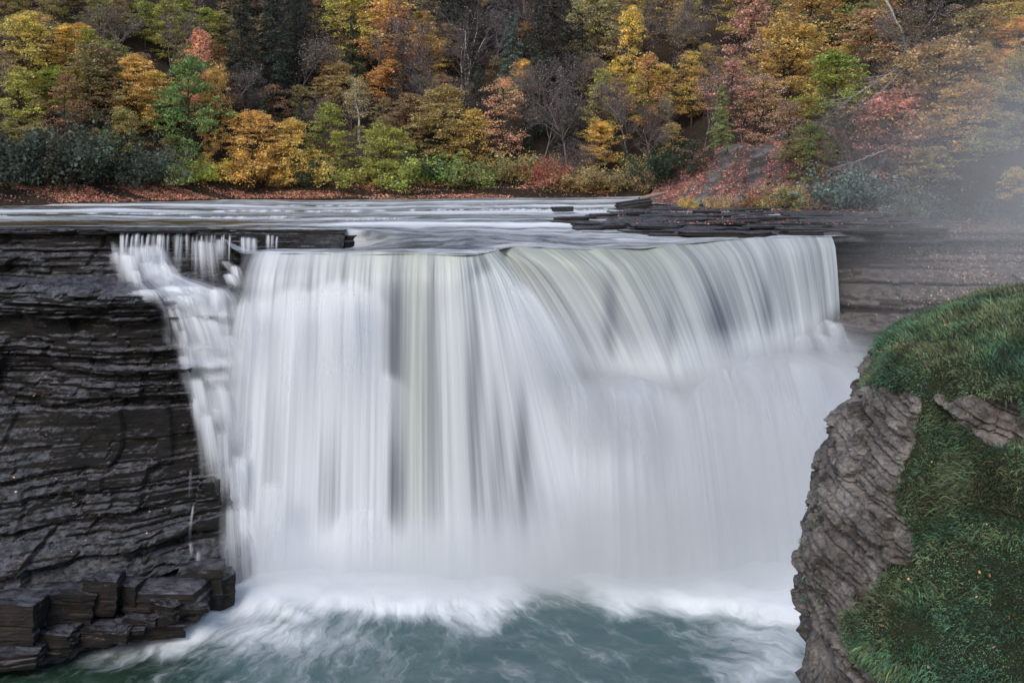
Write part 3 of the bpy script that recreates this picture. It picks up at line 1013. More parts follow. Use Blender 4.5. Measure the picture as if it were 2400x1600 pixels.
# top tier: curtain of thin strings off the platform lip
for px in np.arange(285, 560, 11):
    q = px + random.uniform(-5, 5)
    den = 1.0 if (q < 420 or 445 < q < 545) else 0.6
    if random.random() < den:
        lobe(q, 546 + random.uniform(-1, 2), 64.2, random.uniform(6, 16), random.uniform(60, 140), random.uniform(2, 12), .4, random.uniform(.5, 1.0), random.uniform(.55, .95), .1, fade=.5)
for a in ((465, 556, 60, 135, 22), (490, 558, 46, 150, 26), (515, 556, 30, 80, 14), (568, 552, 22, 70, 12), (580, 553, 20, 66, 14), (594, 555, 16, 60, 12), (628, 547, 14, 62, 8), (638, 548, 12, 58, 8), (648, 552, 8, 50, 6)):
    lobe(a[0], a[1], 63.9, a[2], a[3], a[4], .45, .9, .9, .15, fade=.55)
for a in ((318, 572, 90, 90, 30), (350, 570, 70, 70, 45), (270, 588, 36, 45, 8), (290, 592, 70, 90, 30), (340, 610, 60, 70, 35), (375, 615, 70, 80, 40), (310, 630, 60, 60, 20),
          (395, 668, 130, 40, 30), (340, 676, 120, 36, 40), (440, 668, 110, 40, 20), (420, 690, 150, 46, 30),
          (500, 672, 80, 90, 18), (530, 640, 44, 40, 30), (520, 610, 44, 30, 30), (545, 620, 36, 60, 20),
          (400, 715, 70, 110, 50), (440, 735, 90, 110, 55), (480, 745, 90, 100, 40), (520, 780, 100, 80, 20), (470, 800, 90, 120, 45), (510, 830, 110, 110, 30), (560, 810, 90, 140, 10),
          (430, 800, 50, 120, 40), (425, 830, 36, 70, 18), (590, 740, 90, 160, 10), (600, 850, 100, 200, 10), (570, 960, 110, 240, 10), (560, 1060, 90, 200, 0), (530, 1085, 70, 120, 10), (455, 880, 70, 150, 40), (500, 900, 100, 170, 40), (545, 900, 100, 200, 20), (480, 960, 70, 190, 40), (520, 1000, 80, 200, 20),
          (425, 770, 30, 70, 20), (455, 930, 24, 80, 12)):
    lob2(*a[:3], a[3] * 1.2, *a[4:], a=random.uniform(.75, 1.0), off=.6, throw=.4)
for i in range(30):
    t = i / 30
    px = 430 + 120 * t + random.uniform(-14, 50)
    py = 720 + 330 * t + random.uniform(-30, 30)
    lob2(px, py, random.uniform(24, 70), random.uniform(70, 150), random.uniform(15, 40), a=random.uniform(.35, .7), off=.4, throw=.3)
# lower trickles
for a in ((445, 1092, 10, 130, 4), (452, 1180, 10, 110, -4), (443, 1270, 12, 50, 14), (462, 1290, 16, 70, 8), (500, 1350, 70, 26, 10), (492, 1362, 24, 85, 12), (510, 1375, 22, 60, 8), (528, 1365, 20, 60, 6), (540, 1350, 30, 60, 12)):
    lob2(*a, a=.6)
o = flush("veil", casc)
o.location = (19, -60, 0)

# ------------------------------------------------------------------ rock pieces: slabs on the shelf, ledge left of the lip, boulders
def slab_mesh(name, seed, mat, n=16, taper=0.10, lay=3):
    """irregular flat rock about 1 x 1 x 1 (x, y half extents 0.5, z 0..1) with broken, layered edges"""
    r = np.random.default_rng(seed)
    a = np.linspace(0, 2 * math.pi, n, endpoint=False) + r.uniform(-.12, .12, n)
    rad = 0.5 / np.maximum(np.abs(np.cos(a)), np.abs(np.sin(a))) ** 0.85 * r.uniform(0.82, 1.0, n)
    V, Fq = [], []
    zz = np.linspace(0, 1, lay * 2)
    for i, z in enumerate(zz):
        k = 1 - taper * r.uniform(0, 1, n) * (1 if i // 2 % 2 else 0.2) - (0.05 if i == len(zz) - 1 else 0)
        V.append(np.stack([rad * k * np.cos(a), rad * k * np.sin(a), z + r.uniform(-.04, .04, n)], -1))
    V = np.concatenate(V)
    m = len(zz)
    f = grid_faces(m, n, wrap=True)
    c0, c1 = len(V), len(V) + 1
    V = np.vstack([V, [[0, 0, 0]], [[0.05, 0.0, 1.02]]])
    j = np.arange(n)
    top = np.stack([(m - 1) * n + j, (m - 1) * n + (j + 1) % n, np.full(n, c1)], -1)
    bot = np.stack([(j + 1) % n, j, np.full(n, c0)], -1)
    return mesh_np(name, V, [f, top, bot], mat)


SLABS = [slab_mesh("slab", 100 + i, M_SLAB, 14 + i % 3 * 2) for i in range(7)]
SLABD = [slab_mesh("slab", 130 + i, M_ROCK, 14 + i % 3 * 2) for i in range(5)]


def put_slab(parent, pool, x, y, z, lx, ly, lz, rz=0.0, tilt=0.0, name="slab"):
    o = bpy.data.objects.new(name, random.choice(pool))
    C.objects.link(o)
    o.parent = parent
    o.location = (x, y, z)
    o.rotation_euler = (random.uniform(-.02, .02), tilt, rz)
    o.scale = (lx, ly, lz)
    return o


shelf = empty("rock_shelf", (0, 0, 0))
tag(shelf, "broken flat rock shelf between the river and the leafy mound", kind="structure")
hx, hy = np.meshgrid(np.linspace(0.5, 44, 260), np.linspace(67.6, 92, 240))
wv_ = 1.3 * fbm(hx * .16, hy * .3, 3, 3) + .35 * fbm(hx * .9, hy * .9, 4, 3)
st_ = np.floor((hy + wv_) / 1.15)
hz = np.interp(st_ * 1.15, [67, 70, 74, 80, 90], [19.72, 19.86, 20.2, 20.4, 20.62]) + .14 * (_T[3][st_.astype(int) & 255, np.floor(hx / 5.5 + st_ * .37).astype(int) & 255] - .5) + .03 * fbm(hx * 2, hy * 2, 5, 4)
xl_ = np.interp(hy, [66, 69, 71, 74, 80, 90, 100], [20, 9, 1.5, 3.2, 6.5, 11, 14]) + 1.6 * fbm(hy * .8, hx * .05, 2, 3)
hz = hz - 1.6 * sstep(.5, -.9, hx - xl_)
yl_ = np.interp(hx, [0, 9, 16, 20, 24, 30, 44], [69.5, 69.2, 68.6, 68.4, 68.4, 70.0, 71.0]) + .35 * fbm(hx * .4, hx * 0, 4, 3)
hz = np.where(hy < yl_, hz - .55, hz)
hz = np.where(0.915 * (hx - 30) + 0.40 * (hy - 88) > 1.5, hz - 1.0, hz)
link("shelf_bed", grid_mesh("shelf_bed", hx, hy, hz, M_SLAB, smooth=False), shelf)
# rows of slabs from far to near; px range and depth of each row, top level
for d, p0, p1, z in ((90, 1460, 1640, 20.55), (85, 1420, 1800, 20.50), (80, 1370, 1900, 20.42), (78, 1350, 1950, 20.38), (76, 1320, 2050, 20.33), (74.2, 1290, 2120, 20.25), (72.6, 1250, 2160, 20.14), (71.2, 1225, 2180, 20.02), (69.9, 1300, 2200, 19.88), (68.9, 1520, 2180, 19.78)):
    px = p0
    while px < p1:
        w = random.uniform(1.6, 5.0)
        x = (px - 1200) * d / F + w / 2
        t = random.uniform(.18, .42)
        low = 0.25 if px < p0 + 60 else 0.0
        put_slab(shelf, SLABS, x, d + random.uniform(-.5, .5), z - t + random.uniform(-.05, .16) - low, w * 1.15, random.uniform(1.6, 3.0), t, random.uniform(-.2, .2), random.uniform(-.03, .03))
        if random.random() < 0.5:
            put_slab(shelf, SLABS, x + random.uniform(-1, 1), d + random.uniform(0, .9), z + random.uniform(-.02, .08), w * random.uniform(.4, .8), random.uniform(.7, 1.6), random.uniform(.12, .26), random.uniform(-.4, .4), random.uniform(-.05, .05))
        px += (w * random.uniform(.75, 1.0)) * F / d

ledge = empty("rock_ledge", (0, 0, 0))
tag(ledge, "dark stepped rock ledge at the lip left of the main fall", kind="structure")
for d, p0, p1, z, t in ((66.4, 540, 730, 20.05, .36), (66.0, 545, 835, 19.72, .34), (65.7, 550, 826, 19.38, .36), (65.5, 556, 800, 19.05, .5)):
    px = p0
    while px < p1 - 20:
        w = min(random.uniform(1.2, 3.2), (p1 - px) * d / F)
        x = (px - 1200) * d / F + w / 2
        put_slab(ledge, SLABD, x, d + 0.6 + random.uniform(-.25, .25), z - t, w * 1.25, random.uniform(1.7, 2.4), t * 1.12, random.uniform(-.08, .08), random.uniform(-.02, .02))
        px += w * F / d
for d, p0, p1, z in ((66.9, -160, 560, 20.0), (68.6, -200, 420, 20.04)):     # platform surface left
    px = p0
    while px < p1:
        w = random.uniform(2.0, 6.0)
        x = (px - 1200) * d / F + w / 2
        put_slab(ledge, SLABD, x, d + random.uniform(-.3, .3), z - .16 + random.uniform(-.05, .05), w * 1.2, random.uniform(1.8, 2.6), random.uniform(.14, .22), random.uniform(-.1, .1))
        px += w * .9 * F / d


def rock_mesh(name, seed, mat):
    """angular broken block: hull of a jittered box, chipped along its bedding"""
    r = np.random.default_rng(seed)
    bm = bmesh.new()
    for cx in (-.5, .5):
        for cy in (-.5, .5):
            for cz in (-.5, .5):
                p = np.array((cx, cy, cz)) * r.uniform(.72, 1.05, 3)
                bm.verts.new(p)
                if r.random() < .6: bm.verts.new(p * np.array((r.uniform(.6, 1.0), r.uniform(.8, 1.05), r.uniform(.55, .95))))
    for _ in range(5):
        p = r.uniform(-.5, .5, 3); a = r.integers(0, 3); p[a] = math.copysign(.52, p[a])
        bm.verts.new(p)
    res = bmesh.ops.convex_hull(bm, input=bm.verts[:])
    bmesh.ops.delete(bm, geom=list({g for g in res["geom_interior"] + res["geom_unused"] if isinstance(g, bmesh.types.BMVert)}), context='VERTS')
    for _ in range(4):
        lg = [e for e in bm.edges if e.calc_length() > .09]
        if not lg: break
        bmesh.ops.subdivide_edges(bm, edges=lg, cuts=1, use_grid_fill=True)
    bmesh.ops.triangulate(bm, faces=bm.faces[:])
    Q = np.array([v.co[:] for v in bm.verts])
    k = np.floor(Q[:, 2] * 6 + seed + .3 * fbm(Q[:, 0] * 2, Q[:, 1] * 2, seed, 2)).astype(int)
    m = 1 + .10 * (_T[3][k & 255, seed & 255] - .5) + .07 * fbm(Q[:, 0] * 5 + Q[:, 2] * 3, Q[:, 1] * 5 + Q[:, 2] * 9 + seed, 4, 3)
    Q[:, 0] *= m; Q[:, 1] *= m
    Q[:, 2] += .035 * fbm(Q[:, 0] * 5, Q[:, 1] * 5 + seed, 2, 3)
    for v, q in zip(bm.verts, Q): v.co = q
    me = bpy.data.meshes.new(name)
    bm.to_mesh(me); bm.free()
    me.materials.append(mat)
    return me


def boulder(px, py, d, w, h, dep, label, mat=M_ROCK, rz=0.0, tilt=0.0, seed=None, grp=None, up=0.0):
    """px, py: middle of the foot"""
    x, y, z = P(px, py, d)
    o = link("boulder", rock_mesh("boulder", seed or int(px * 7 + py), mat))
    o.location = (x, y, z + h / 2 + up)
    o.scale = (w, dep, h)
    o.rotation_euler = (tilt * .3, tilt, rz)
    tag(o, label, "boulder", grp)
    return o


boulder(1487, 490, 87, 3.4, 0.85, 1.5, "long brown rectangular boulder lying at the river end of the shelf", M_SLAB, 0.15, -0.14)
boulder(1320, 497, 84, 1.8, .45, 1.0, "small flat dark rock in the rapids just off the shelf", M_SLAB, 0.1)
BG = "fallen blocks at the foot of the dark cliff"
for a in ((395, 1440, 51.9, 4.2, 1.7, 2.2, "big square fallen block with a flat face at the cliff foot", 0.1, .03),
          (352, 1488, 50.9, 3.4, 1.0, 1.8, "low ragged block at the waterline under the big square block", 0.25, .05),
          (302, 1410, 51.5, 1.5, 1.1, 1.4, "small notched block tucked against the big square block", -.2, 0),
          (242, 1435, 50.9, 1.7, 2.0, 1.6, "upright fallen block with a smooth dark face left of the notched block", .15, .02),
          (165, 1460, 50.3, 2.6, 1.9, 1.8, "cracked slanting block beside the upright block at the cliff foot", .3, .18),
          (235, 1500, 50.1, 2.6, .9, 1.6, "glossy rounded rock at the waterline below the upright block", -.1, 0),
          (110, 1518, 49.2, 3.2, 1.1, 1.8, "long wet rock at the waterline in the lower left corner", .12, .05),
          (30, 1500, 48.9, 3.2, 2.2, 2.0, "blocky dark rock cut by the left edge of the picture", -.1, -.04),
          (20, 1560, 47.6, 3.0, .8, 1.6, "shadowed wet rock at the very corner waterline", .2, 0),
          (470, 1425, 53.6, 2.4, 2.3, 2.0, "tall dark block at the cliff foot beside the trickle", .2, 0),
          (515, 1420, 54.2, 1.6, 2.0, 1.8, "outermost cliff foot block with white trickles running over it", .5, 0)):
    boulder(*a[:6], a[6], M_ROCK, a[7], a[8], grp=BG)

ORD = "first second third fourth fifth sixth seventh eighth ninth tenth eleventh twelfth thirteenth fourteenth fifteenth sixteenth".split()
for k_, px in enumerate(sorted(random.uniform(20, 470) for _ in range(16))):
    py = np.interp(px, [0, 220, 430, 540], [1552, 1522, 1484, 1420]) - random.uniform(0, 75)
    d_ = np.interp(py, [1380, 1560], [52.4, 48.6]) - .4
    boulder(px, py, d_, random.uniform(.6, 1.4), random.uniform(.35, .8), random.uniform(.6, 1.1), "small angular rubble block at the cliff foot, %s one from the left margin" % ORD[k_], M_ROCK, random.uniform(-.6, .6), random.uniform(-.15, .15), 900 + k_, "rubble among the fallen blocks")

# a pink, barkless log on the far end of the shelf
def tube(pts, rad, sides=6):
    P_ = np.array(pts, float)
    n = len(P_)
    T = np.gradient(P_, axis=0)
    T /= np.maximum(np.linalg.norm(T, axis=1, keepdims=True), 1e-9)
    ref = np.where(np.abs(T[:, 2:3]) > 0.9, np.array([[1.0, 0, 0]]), np.array([[0, 0, 1.0]]))
    N = np.cross(T, ref); N /= np.maximum(np.linalg.norm(N, axis=1, keepdims=True), 1e-9)
    B = np.cross(T, N)
    a = np.linspace(0, 2 * math.pi, sides, endpoint=False)
    r = np.broadcast_to(np.asarray(rad, float), (n,))
    V = P_[:, None] + r[:, None, None] * (np.cos(a)[None, :, None] * N[:, None] + np.sin(a)[None, :, None] * B[:, None])
    return V.reshape(-1, 3), grid_faces(n, sides, wrap=True)


def tubes_mesh(name, lines, mat):
    V, Fq, n = [], [], 0
    for pts, rad, sd in lines:
        v, f = tube(pts, rad, sd)
        V.append(v); Fq.append(f + n); n += len(v)
    return mesh_np(name, np.concatenate(V), np.concatenate(Fq), mat, True)


M_LOG = mat_bark("bare_log", (0.30, 0.2, 0.16), (0.42, 0.31, 0.26))
p0, p1 = P(1498, 466, 92), P(1560, 452, 94)
o = link("log", tubes_mesh("log", [([p0 + (p1 - p0) * t for t in (0, .3, .6, 1)], [.16, .2, .2, .13], 8)], M_LOG))
tag(o, "short pale bare log leaning on the tip of the leafy mound", "log")

# ------------------------------------------------------------------ tree prototypes
def leaves(name, cen, size, mat, up=0.6, aspect=0.7, r=rng):
    n = len(cen)
    nrm = r.normal(0, 1, (n, 3)); nrm[:, 2] = np.abs(nrm[:, 2]) + up
    nrm /= np.linalg.norm(nrm, axis=1, keepdims=True)
    t = np.cross(nrm, r.normal(0, 1, (n, 3))); t /= np.linalg.norm(t, axis=1, keepdims=True)
    b = np.cross(nrm, t)
    s = (size * r.uniform(.6, 1.4, n))[:, None] * 0.5
    V = np.stack([cen - t * s, cen + b * s * aspect - nrm * s * .15, cen + t * s, cen - b * s * aspect - nrm * s * .15], 1).reshape(-1, 3)
    return mesh_np(name, V, np.arange(4 * n).reshape(n, 4), mat)


def spray_pts(tips, rs, m, flat, r, droop=.25):
    """clouds of leaf positions around branch tips, flattened into horizontal sprays"""
    out = []
    for p in tips:
        k = int(m * r.uniform(.4, 1.5))
        R = rs * r.uniform(.6, 1.35)
        a = r.uniform(0, 2 * math.pi, k)
        q = np.sqrt(r.uniform(0, 1, k)) * R
        st = r.uniform(.6, 1.6)
        an = r.uniform(0, math.pi)
        x, y = q * np.cos(a) * st, q * np.sin(a)
        z = r.normal(0, flat * R, k) - droop * q * q / R
        out.append(np.stack([p[0] + x * np.cos(an) - y * np.sin(an), p[1] + x * np.sin(an) + y * np.cos(an), p[2] + z], -1))
    return np.concatenate(out)


def branch(p, dr, L, n, bend, r, lift=0.0):
    pts = [np.array(p, float)]
    d = np.array(dr, float)
    for i in range(n):
        d = d + r.normal(0, bend, 3) + np.array([0, 0, lift])
        d /= np.linalg.norm(d)
        pts.append(pts[-1] + d * L / n)
    return pts


def proto_broad(seed, H=12.0, W=6.0, cb=0.2, nl=26, leafn=9000, flat=.22, rs=.9, leaf=.2, shape=1.0, mat=M_LEAF, bark=M_BARK, lean=(0, 0), sparse=1.0):
    r = np.random.default_rng(seed)
    tr = [np.array((0, 0, -.6))]
    for i in range(1, 9):
        z = H * .93 * i / 8
        tr.append(np.array((lean[0] * (z / H) ** 1.3 + r.normal(0, .10), lean[1] * (z / H) ** 1.3 + r.normal(0, .10), z)))
    lines = [(tr, np.linspace(.20, .03, 9) * H / 12, 7)]
    tips = []
    for i in range(nl):
        f = cb + (1 - cb) * (i + r.uniform(0, 1)) / nl
        k = f * 8 * .999
        a_ = int(min(k, 7)); p = tr[a_] + (tr[a_ + 1] - tr[a_]) * (k - a_)
        az = i * 2.4 + r.uniform(-.4, .4)
        prof = np.interp((f - cb) / (1 - cb), [0, .25, .55, .85, 1], [.65, 1, .92, .5, .18]) ** shape
        L = W * .5 * prof * r.uniform(.75, 1.15)
        el = np.interp(f, [0, 1], [.05, .8]) + r.uniform(-.1, .2)
        b = branch(p, (math.cos(az) * math.cos(el), math.sin(az) * math.cos(el), math.sin(el)), L, 4, .13, r, .02)
        lines.append((b, np.linspace(.05, .012, 5) * H / 12, 4))
        tips += [b[2] + r.normal(0, .2, 3), b[3], b[4]]
        for s_ in range(4):
            q = b[r.integers(1, 4)]
            d2 = b[-1] - b[0]; d2 = d2 / np.linalg.norm(d2) + r.normal(0, .55, 3); d2[2] *= .6
            c = branch(q, d2 / np.linalg.norm(d2), L * r.uniform(.35, .6), 3, .18, r)
            lines.append((c, np.linspace(.025, .008, 4), 3))
            tips += [c[2], c[3]]
    tips.append(tr[-1])
    if sparse < 1: tips = [t for t in tips if r.random() < sparse]
    pts = spray_pts(tips, rs, leafn / len(tips), flat, r)
    return [("trunk", tubes_mesh("trunk", lines, bark)), ("crown", leaves("crown", pts, leaf, mat, r=r))]


def proto_bare(seed, H=11.0, W=7.0, mat=M_TWIG, stems=1, white=False, leafn=700, twig=.012):
    r = np.random.default_rng(seed)
    big, fine, tips = [], [], []

    def grow(p, d, L, rad, lev):
        n = 5 if lev < 2 else 3
        b = branch(p, d, L, n, .10 if lev < 2 else .2, r, .03)
        (big if lev < 2 else fine).append((b, np.linspace(rad, rad * .45, n + 1), 5 if lev < 2 else 3))
        if lev >= 4:
            tips.append(b[-1]); return
        kids = (9, 6, 5, 4)[lev]
        for i in range(kids):
            f = r.uniform(.3, 1.0)
            k = f * n * .999
            a_ = int(k); q = b[a_] + (b[min(a_ + 1, n)] - b[a_]) * (k - a_)
            dd = b[-1] - b[0]; dd = dd / np.linalg.norm(dd)
            s_ = r.normal(0, 1, 3); s_ -= dd * (s_ @ dd); s_ /= np.linalg.norm(s_)
            nd = dd * .75 + s_ * r.uniform(.5, .95) + np.array((0, 0, .15))
            grow(q, nd / np.linalg.norm(nd), L * r.uniform(.38, .58), max(rad * .5, twig), lev + 1)

    for s_ in range(stems):
        az = r.uniform(0, 6.28)
        sp = .0 if stems == 1 else r.uniform(.1, .45)
        grow((r.normal(0, .15), r.normal(0, .15), -.5), (math.cos(az) * sp, math.sin(az) * sp, 1), H * r.uniform(.75, .95), (.13 if stems == 1 else .06) * H / 11, 0 if stems == 1 else 1)
    out = [("trunk", tubes_mesh("trunk", big, M_BIRCH if white else mat)), ("twigs", tubes_mesh("twigs", fine, mat))]
    if leafn:
        t = np.array(tips)[r.integers(0, len(tips), leafn)] + r.normal(0, .25, (leafn, 3))
        out.append(("crown", leaves("crown", t, .17, M_LEAF, r=r)))
    return out


def proto_conifer(seed, H=15.0, W=6.0, n=15000, cb=.06, loose=1.0):
    r = np.random.default_rng(seed)
    tr = branch((0, 0, -.6), (0, 0, 1), H + .4, 8, .012, r)
    lines = [(tr, np.linspace(.2, .02, 9), 6)]
    cen, per = [], []
    nb = 78
    for i in range(nb):
        f = cb + (1 - cb) * (i / nb) ** .85
        z = f * H
        az = i * 2.4 + r.uniform(-.5, .5)
        L = W * .5 * (1 - f) ** .75 * r.uniform(.6, 1.2) + .25
        b = [np.array((0, 0, z))]
        for k in range(1, 5):
            t = k / 4
            b.append(np.array((math.cos(az) * L * t, math.sin(az) * L * t, z + .12 * L * t - .42 * L * t * t)) + r.normal(0, .05, 3))
        lines.append((b, np.linspace(.045, .008, 5), 3))
        m = int(n / nb * (L / (W * .32)) * r.uniform(.6, 1.2))
        t = np.sqrt(r.uniform(.03, 1, m))
        side = r.normal(0, .28, m) * L * t * (1.15 - t) * 2.0 * loose
        bx = np.stack([np.interp(t, np.linspace(0, 1, 5), [q[c] for q in b]) for c in range(3)], -1)
        bx[:, 0] += -math.sin(az) * side; bx[:, 1] += math.cos(az) * side
        bx[:, 2] += r.normal(-.06, .10, m) - np.abs(side) * .35
        cen.append(bx)
    pts = np.concatenate(cen)
    return [("trunk", tubes_mesh("trunk", lines, M_BARK)), ("crown", leaves("crown", pts, .26, M_NEEDLE, up=.5, aspect=.28, r=r))]


def proto_shrub(seed, H=3.0, W=4.0, n=5500, leaf=.15, mat=M_LEAF, flat=.5):
    r = np.random.default_rng(seed)
    lines, tips = [], []
    for i in range(16):
        az, el = r.uniform(0, 6.28), r.uniform(.45, 1.45)
        L = H * r.uniform(.6, 1.1) / max(math.sin(el), .6)
        b = branch((r.normal(0, .2), r.normal(0, .2), -.3), (math.cos(az) * math.cos(el) * W / H * .8, math.sin(az) * math.cos(el) * W / H * .8, math.sin(el)), L, 5, .12, r)
        lines.append((b, np.linspace(.04, .01, 6), 4))
        tips += b[2:]
        for q in b[2:5]:
            c = branch(q, r.normal(0, 1, 3) * np.array((1, 1, .5)) + np.array((0, 0, .4)), H * .3, 2, .2, r)
            lines.append((c, np.linspace(.018, .006, 3), 3))
            tips += c[1:]
    pts = spray_pts(tips, .42, n / len(tips), flat, r, .15)
    pts = pts[pts[:, 2] > -.1]
    return [("stem", tubes_mesh("stem", lines, M_BARK)), ("crown", leaves("crown", pts, leaf, mat, up=.3, r=r))]


PROTO = {
    "broad": [proto_broad(1, 12, 7.5, .12, 28, 12000, .12, .8, .20), proto_broad(2, 12, 6.5, .15, 26, 10500, .11, .75, .20), proto_broad(3, 12, 8.5, .18, 28, 13000, .13, .9, .20), proto_broad(4, 12, 5.6, .08, 28, 10500, .14, .7, .20), proto_broad(5, 12, 7.0, .22, 24, 9500, .10, .9, .20)],
    "sparse": [proto_broad(11, 12, 7, .15, 26, 5200, .14, .75, .18, sparse=.7), proto_broad(12, 12, 6, .2, 26, 4600, .14, .7, .18, sparse=.65), proto_broad(13, 12, 7.5, .15, 28, 6000, .16, .8, .18, sparse=.7)],
    "birch": [proto_broad(21, 12, 5.0, .42, 22, 4200, .3, .7, .17, bark=M_BIRCH, lean=(2.6, 0)), proto_broad(22, 12, 4.5, .45, 22, 3200, .3, .65, .17, bark=M_BIRCH, lean=(1.6, .5))],
    "bare": [proto_bare(31), proto_bare(32, 11, 7), proto_bare(33, 11, 7, leafn=1500)],
    "birchbare": [proto_bare(35, 11, 8, stems=6, white=True, leafn=300, twig=.014)],
    "brush": [proto_bare(36, 8, 9, stems=8, leafn=250, twig=.014)],
    "conifer": [proto_conifer(41), proto_conifer(42, 15, 6.8), proto_conifer(43, 15, 5.2)],
    "shrub": [proto_shrub(51), proto_shrub(52, 3, 4.4), proto_shrub(53, 3, 3.6)],
}
PH = {"broad": (12, 7), "sparse": (12, 7), "birch": (12, 5), "bare": (10.5, 7), "birchbare": (10, 8), "brush": (8.5, 9), "conifer": (15, 6), "shrub": (3, 4)}
COL = dict(gold=(.86, .58, .10), orange=(.83, .46, .10), peach=(.88, .50, .28), yellow=(.86, .68, .12), yellowgreen=(.52, .50, .08), green=(.30, .42, .10), olive=(.54, .43, .15), brown=(.50, .33, .16),
           rust=(.50, .23, .09), pink=(.72, .38, .30), red=(.55, .15, .10), hemlock=(.085, .10, .078), bluegrey=(.16, .20, .18), greygreen=(.13, .16, .11), tan=(.66, .48, .22), darkgreen=(.06, .095, .055), twig=(.42, .33, .26), sage=(.24, .29, .22))
tree_n = 0


def ground_depth(px, py, lo=88, hi=235):
    """depth at which the ground seen through (px, py) lies"""
    d = np.linspace(lo, hi, 600)
    x, y, z = P(px, py, d)
    g = terrain(x, y)
    hit = np.nonzero(g >= z)[0]
    return d[hit[0]] if len(hit) else hi


NAMES = {"broad": "broadleaf_tree", "sparse": "thin_tree", "birch": "birch_tree", "bare": "bare_tree", "birchbare": "bare_birch", "brush": "bare_brush", "conifer": "hemlock_tree", "shrub": "shrub"}


def plant(kind, px, top, base, w, color, label, group=None, var=None, d=None, rz=None, lo=88, cat=None):
    """px centre; top/base rows of the plant in the photo; w its width in photo pixels"""
    global tree_n
    if d is None: d = ground_depth(px, base, lo)
    x = (px - 1200) * d / F
    zg = float(terrain(np.array([x]), np.array([d]))[0])
    h = CZ - (top - YH) * d / F - zg
    if h < 0.6: h = 0.6
    pv = PROTO[kind]
    pr = pv[tree_n % len(pv) if var is None else var % len(pv)]
    H, W = PH[kind]
    sz = h / H
    sw = max(w * d / F / W, 0.2)
    if sz < .75 * sw:
        zg -= .75 * sw * H - h
        sz = .75 * sw
    root = empty(NAMES[kind], (x, d, zg - .1), random.uniform(0, 6.28) if rz is None else rz, (sw, sw, sz))
    c = COL[color] if isinstance(color, str) else color
    j = [random.uniform(.85, 1.15) for _ in range(3)]
    for nm, me in pr:
        o = bpy.data.objects.new(nm, me)
        C.objects.link(o)
        o.parent = root
        o.color = (c[0] * j[0], c[1] * j[1], c[2] * j[2], 1)
    tag(root, label, cat or ("shrub" if kind in ("shrub", "brush") else "tree"), group)
    tree_n += 1
    return root


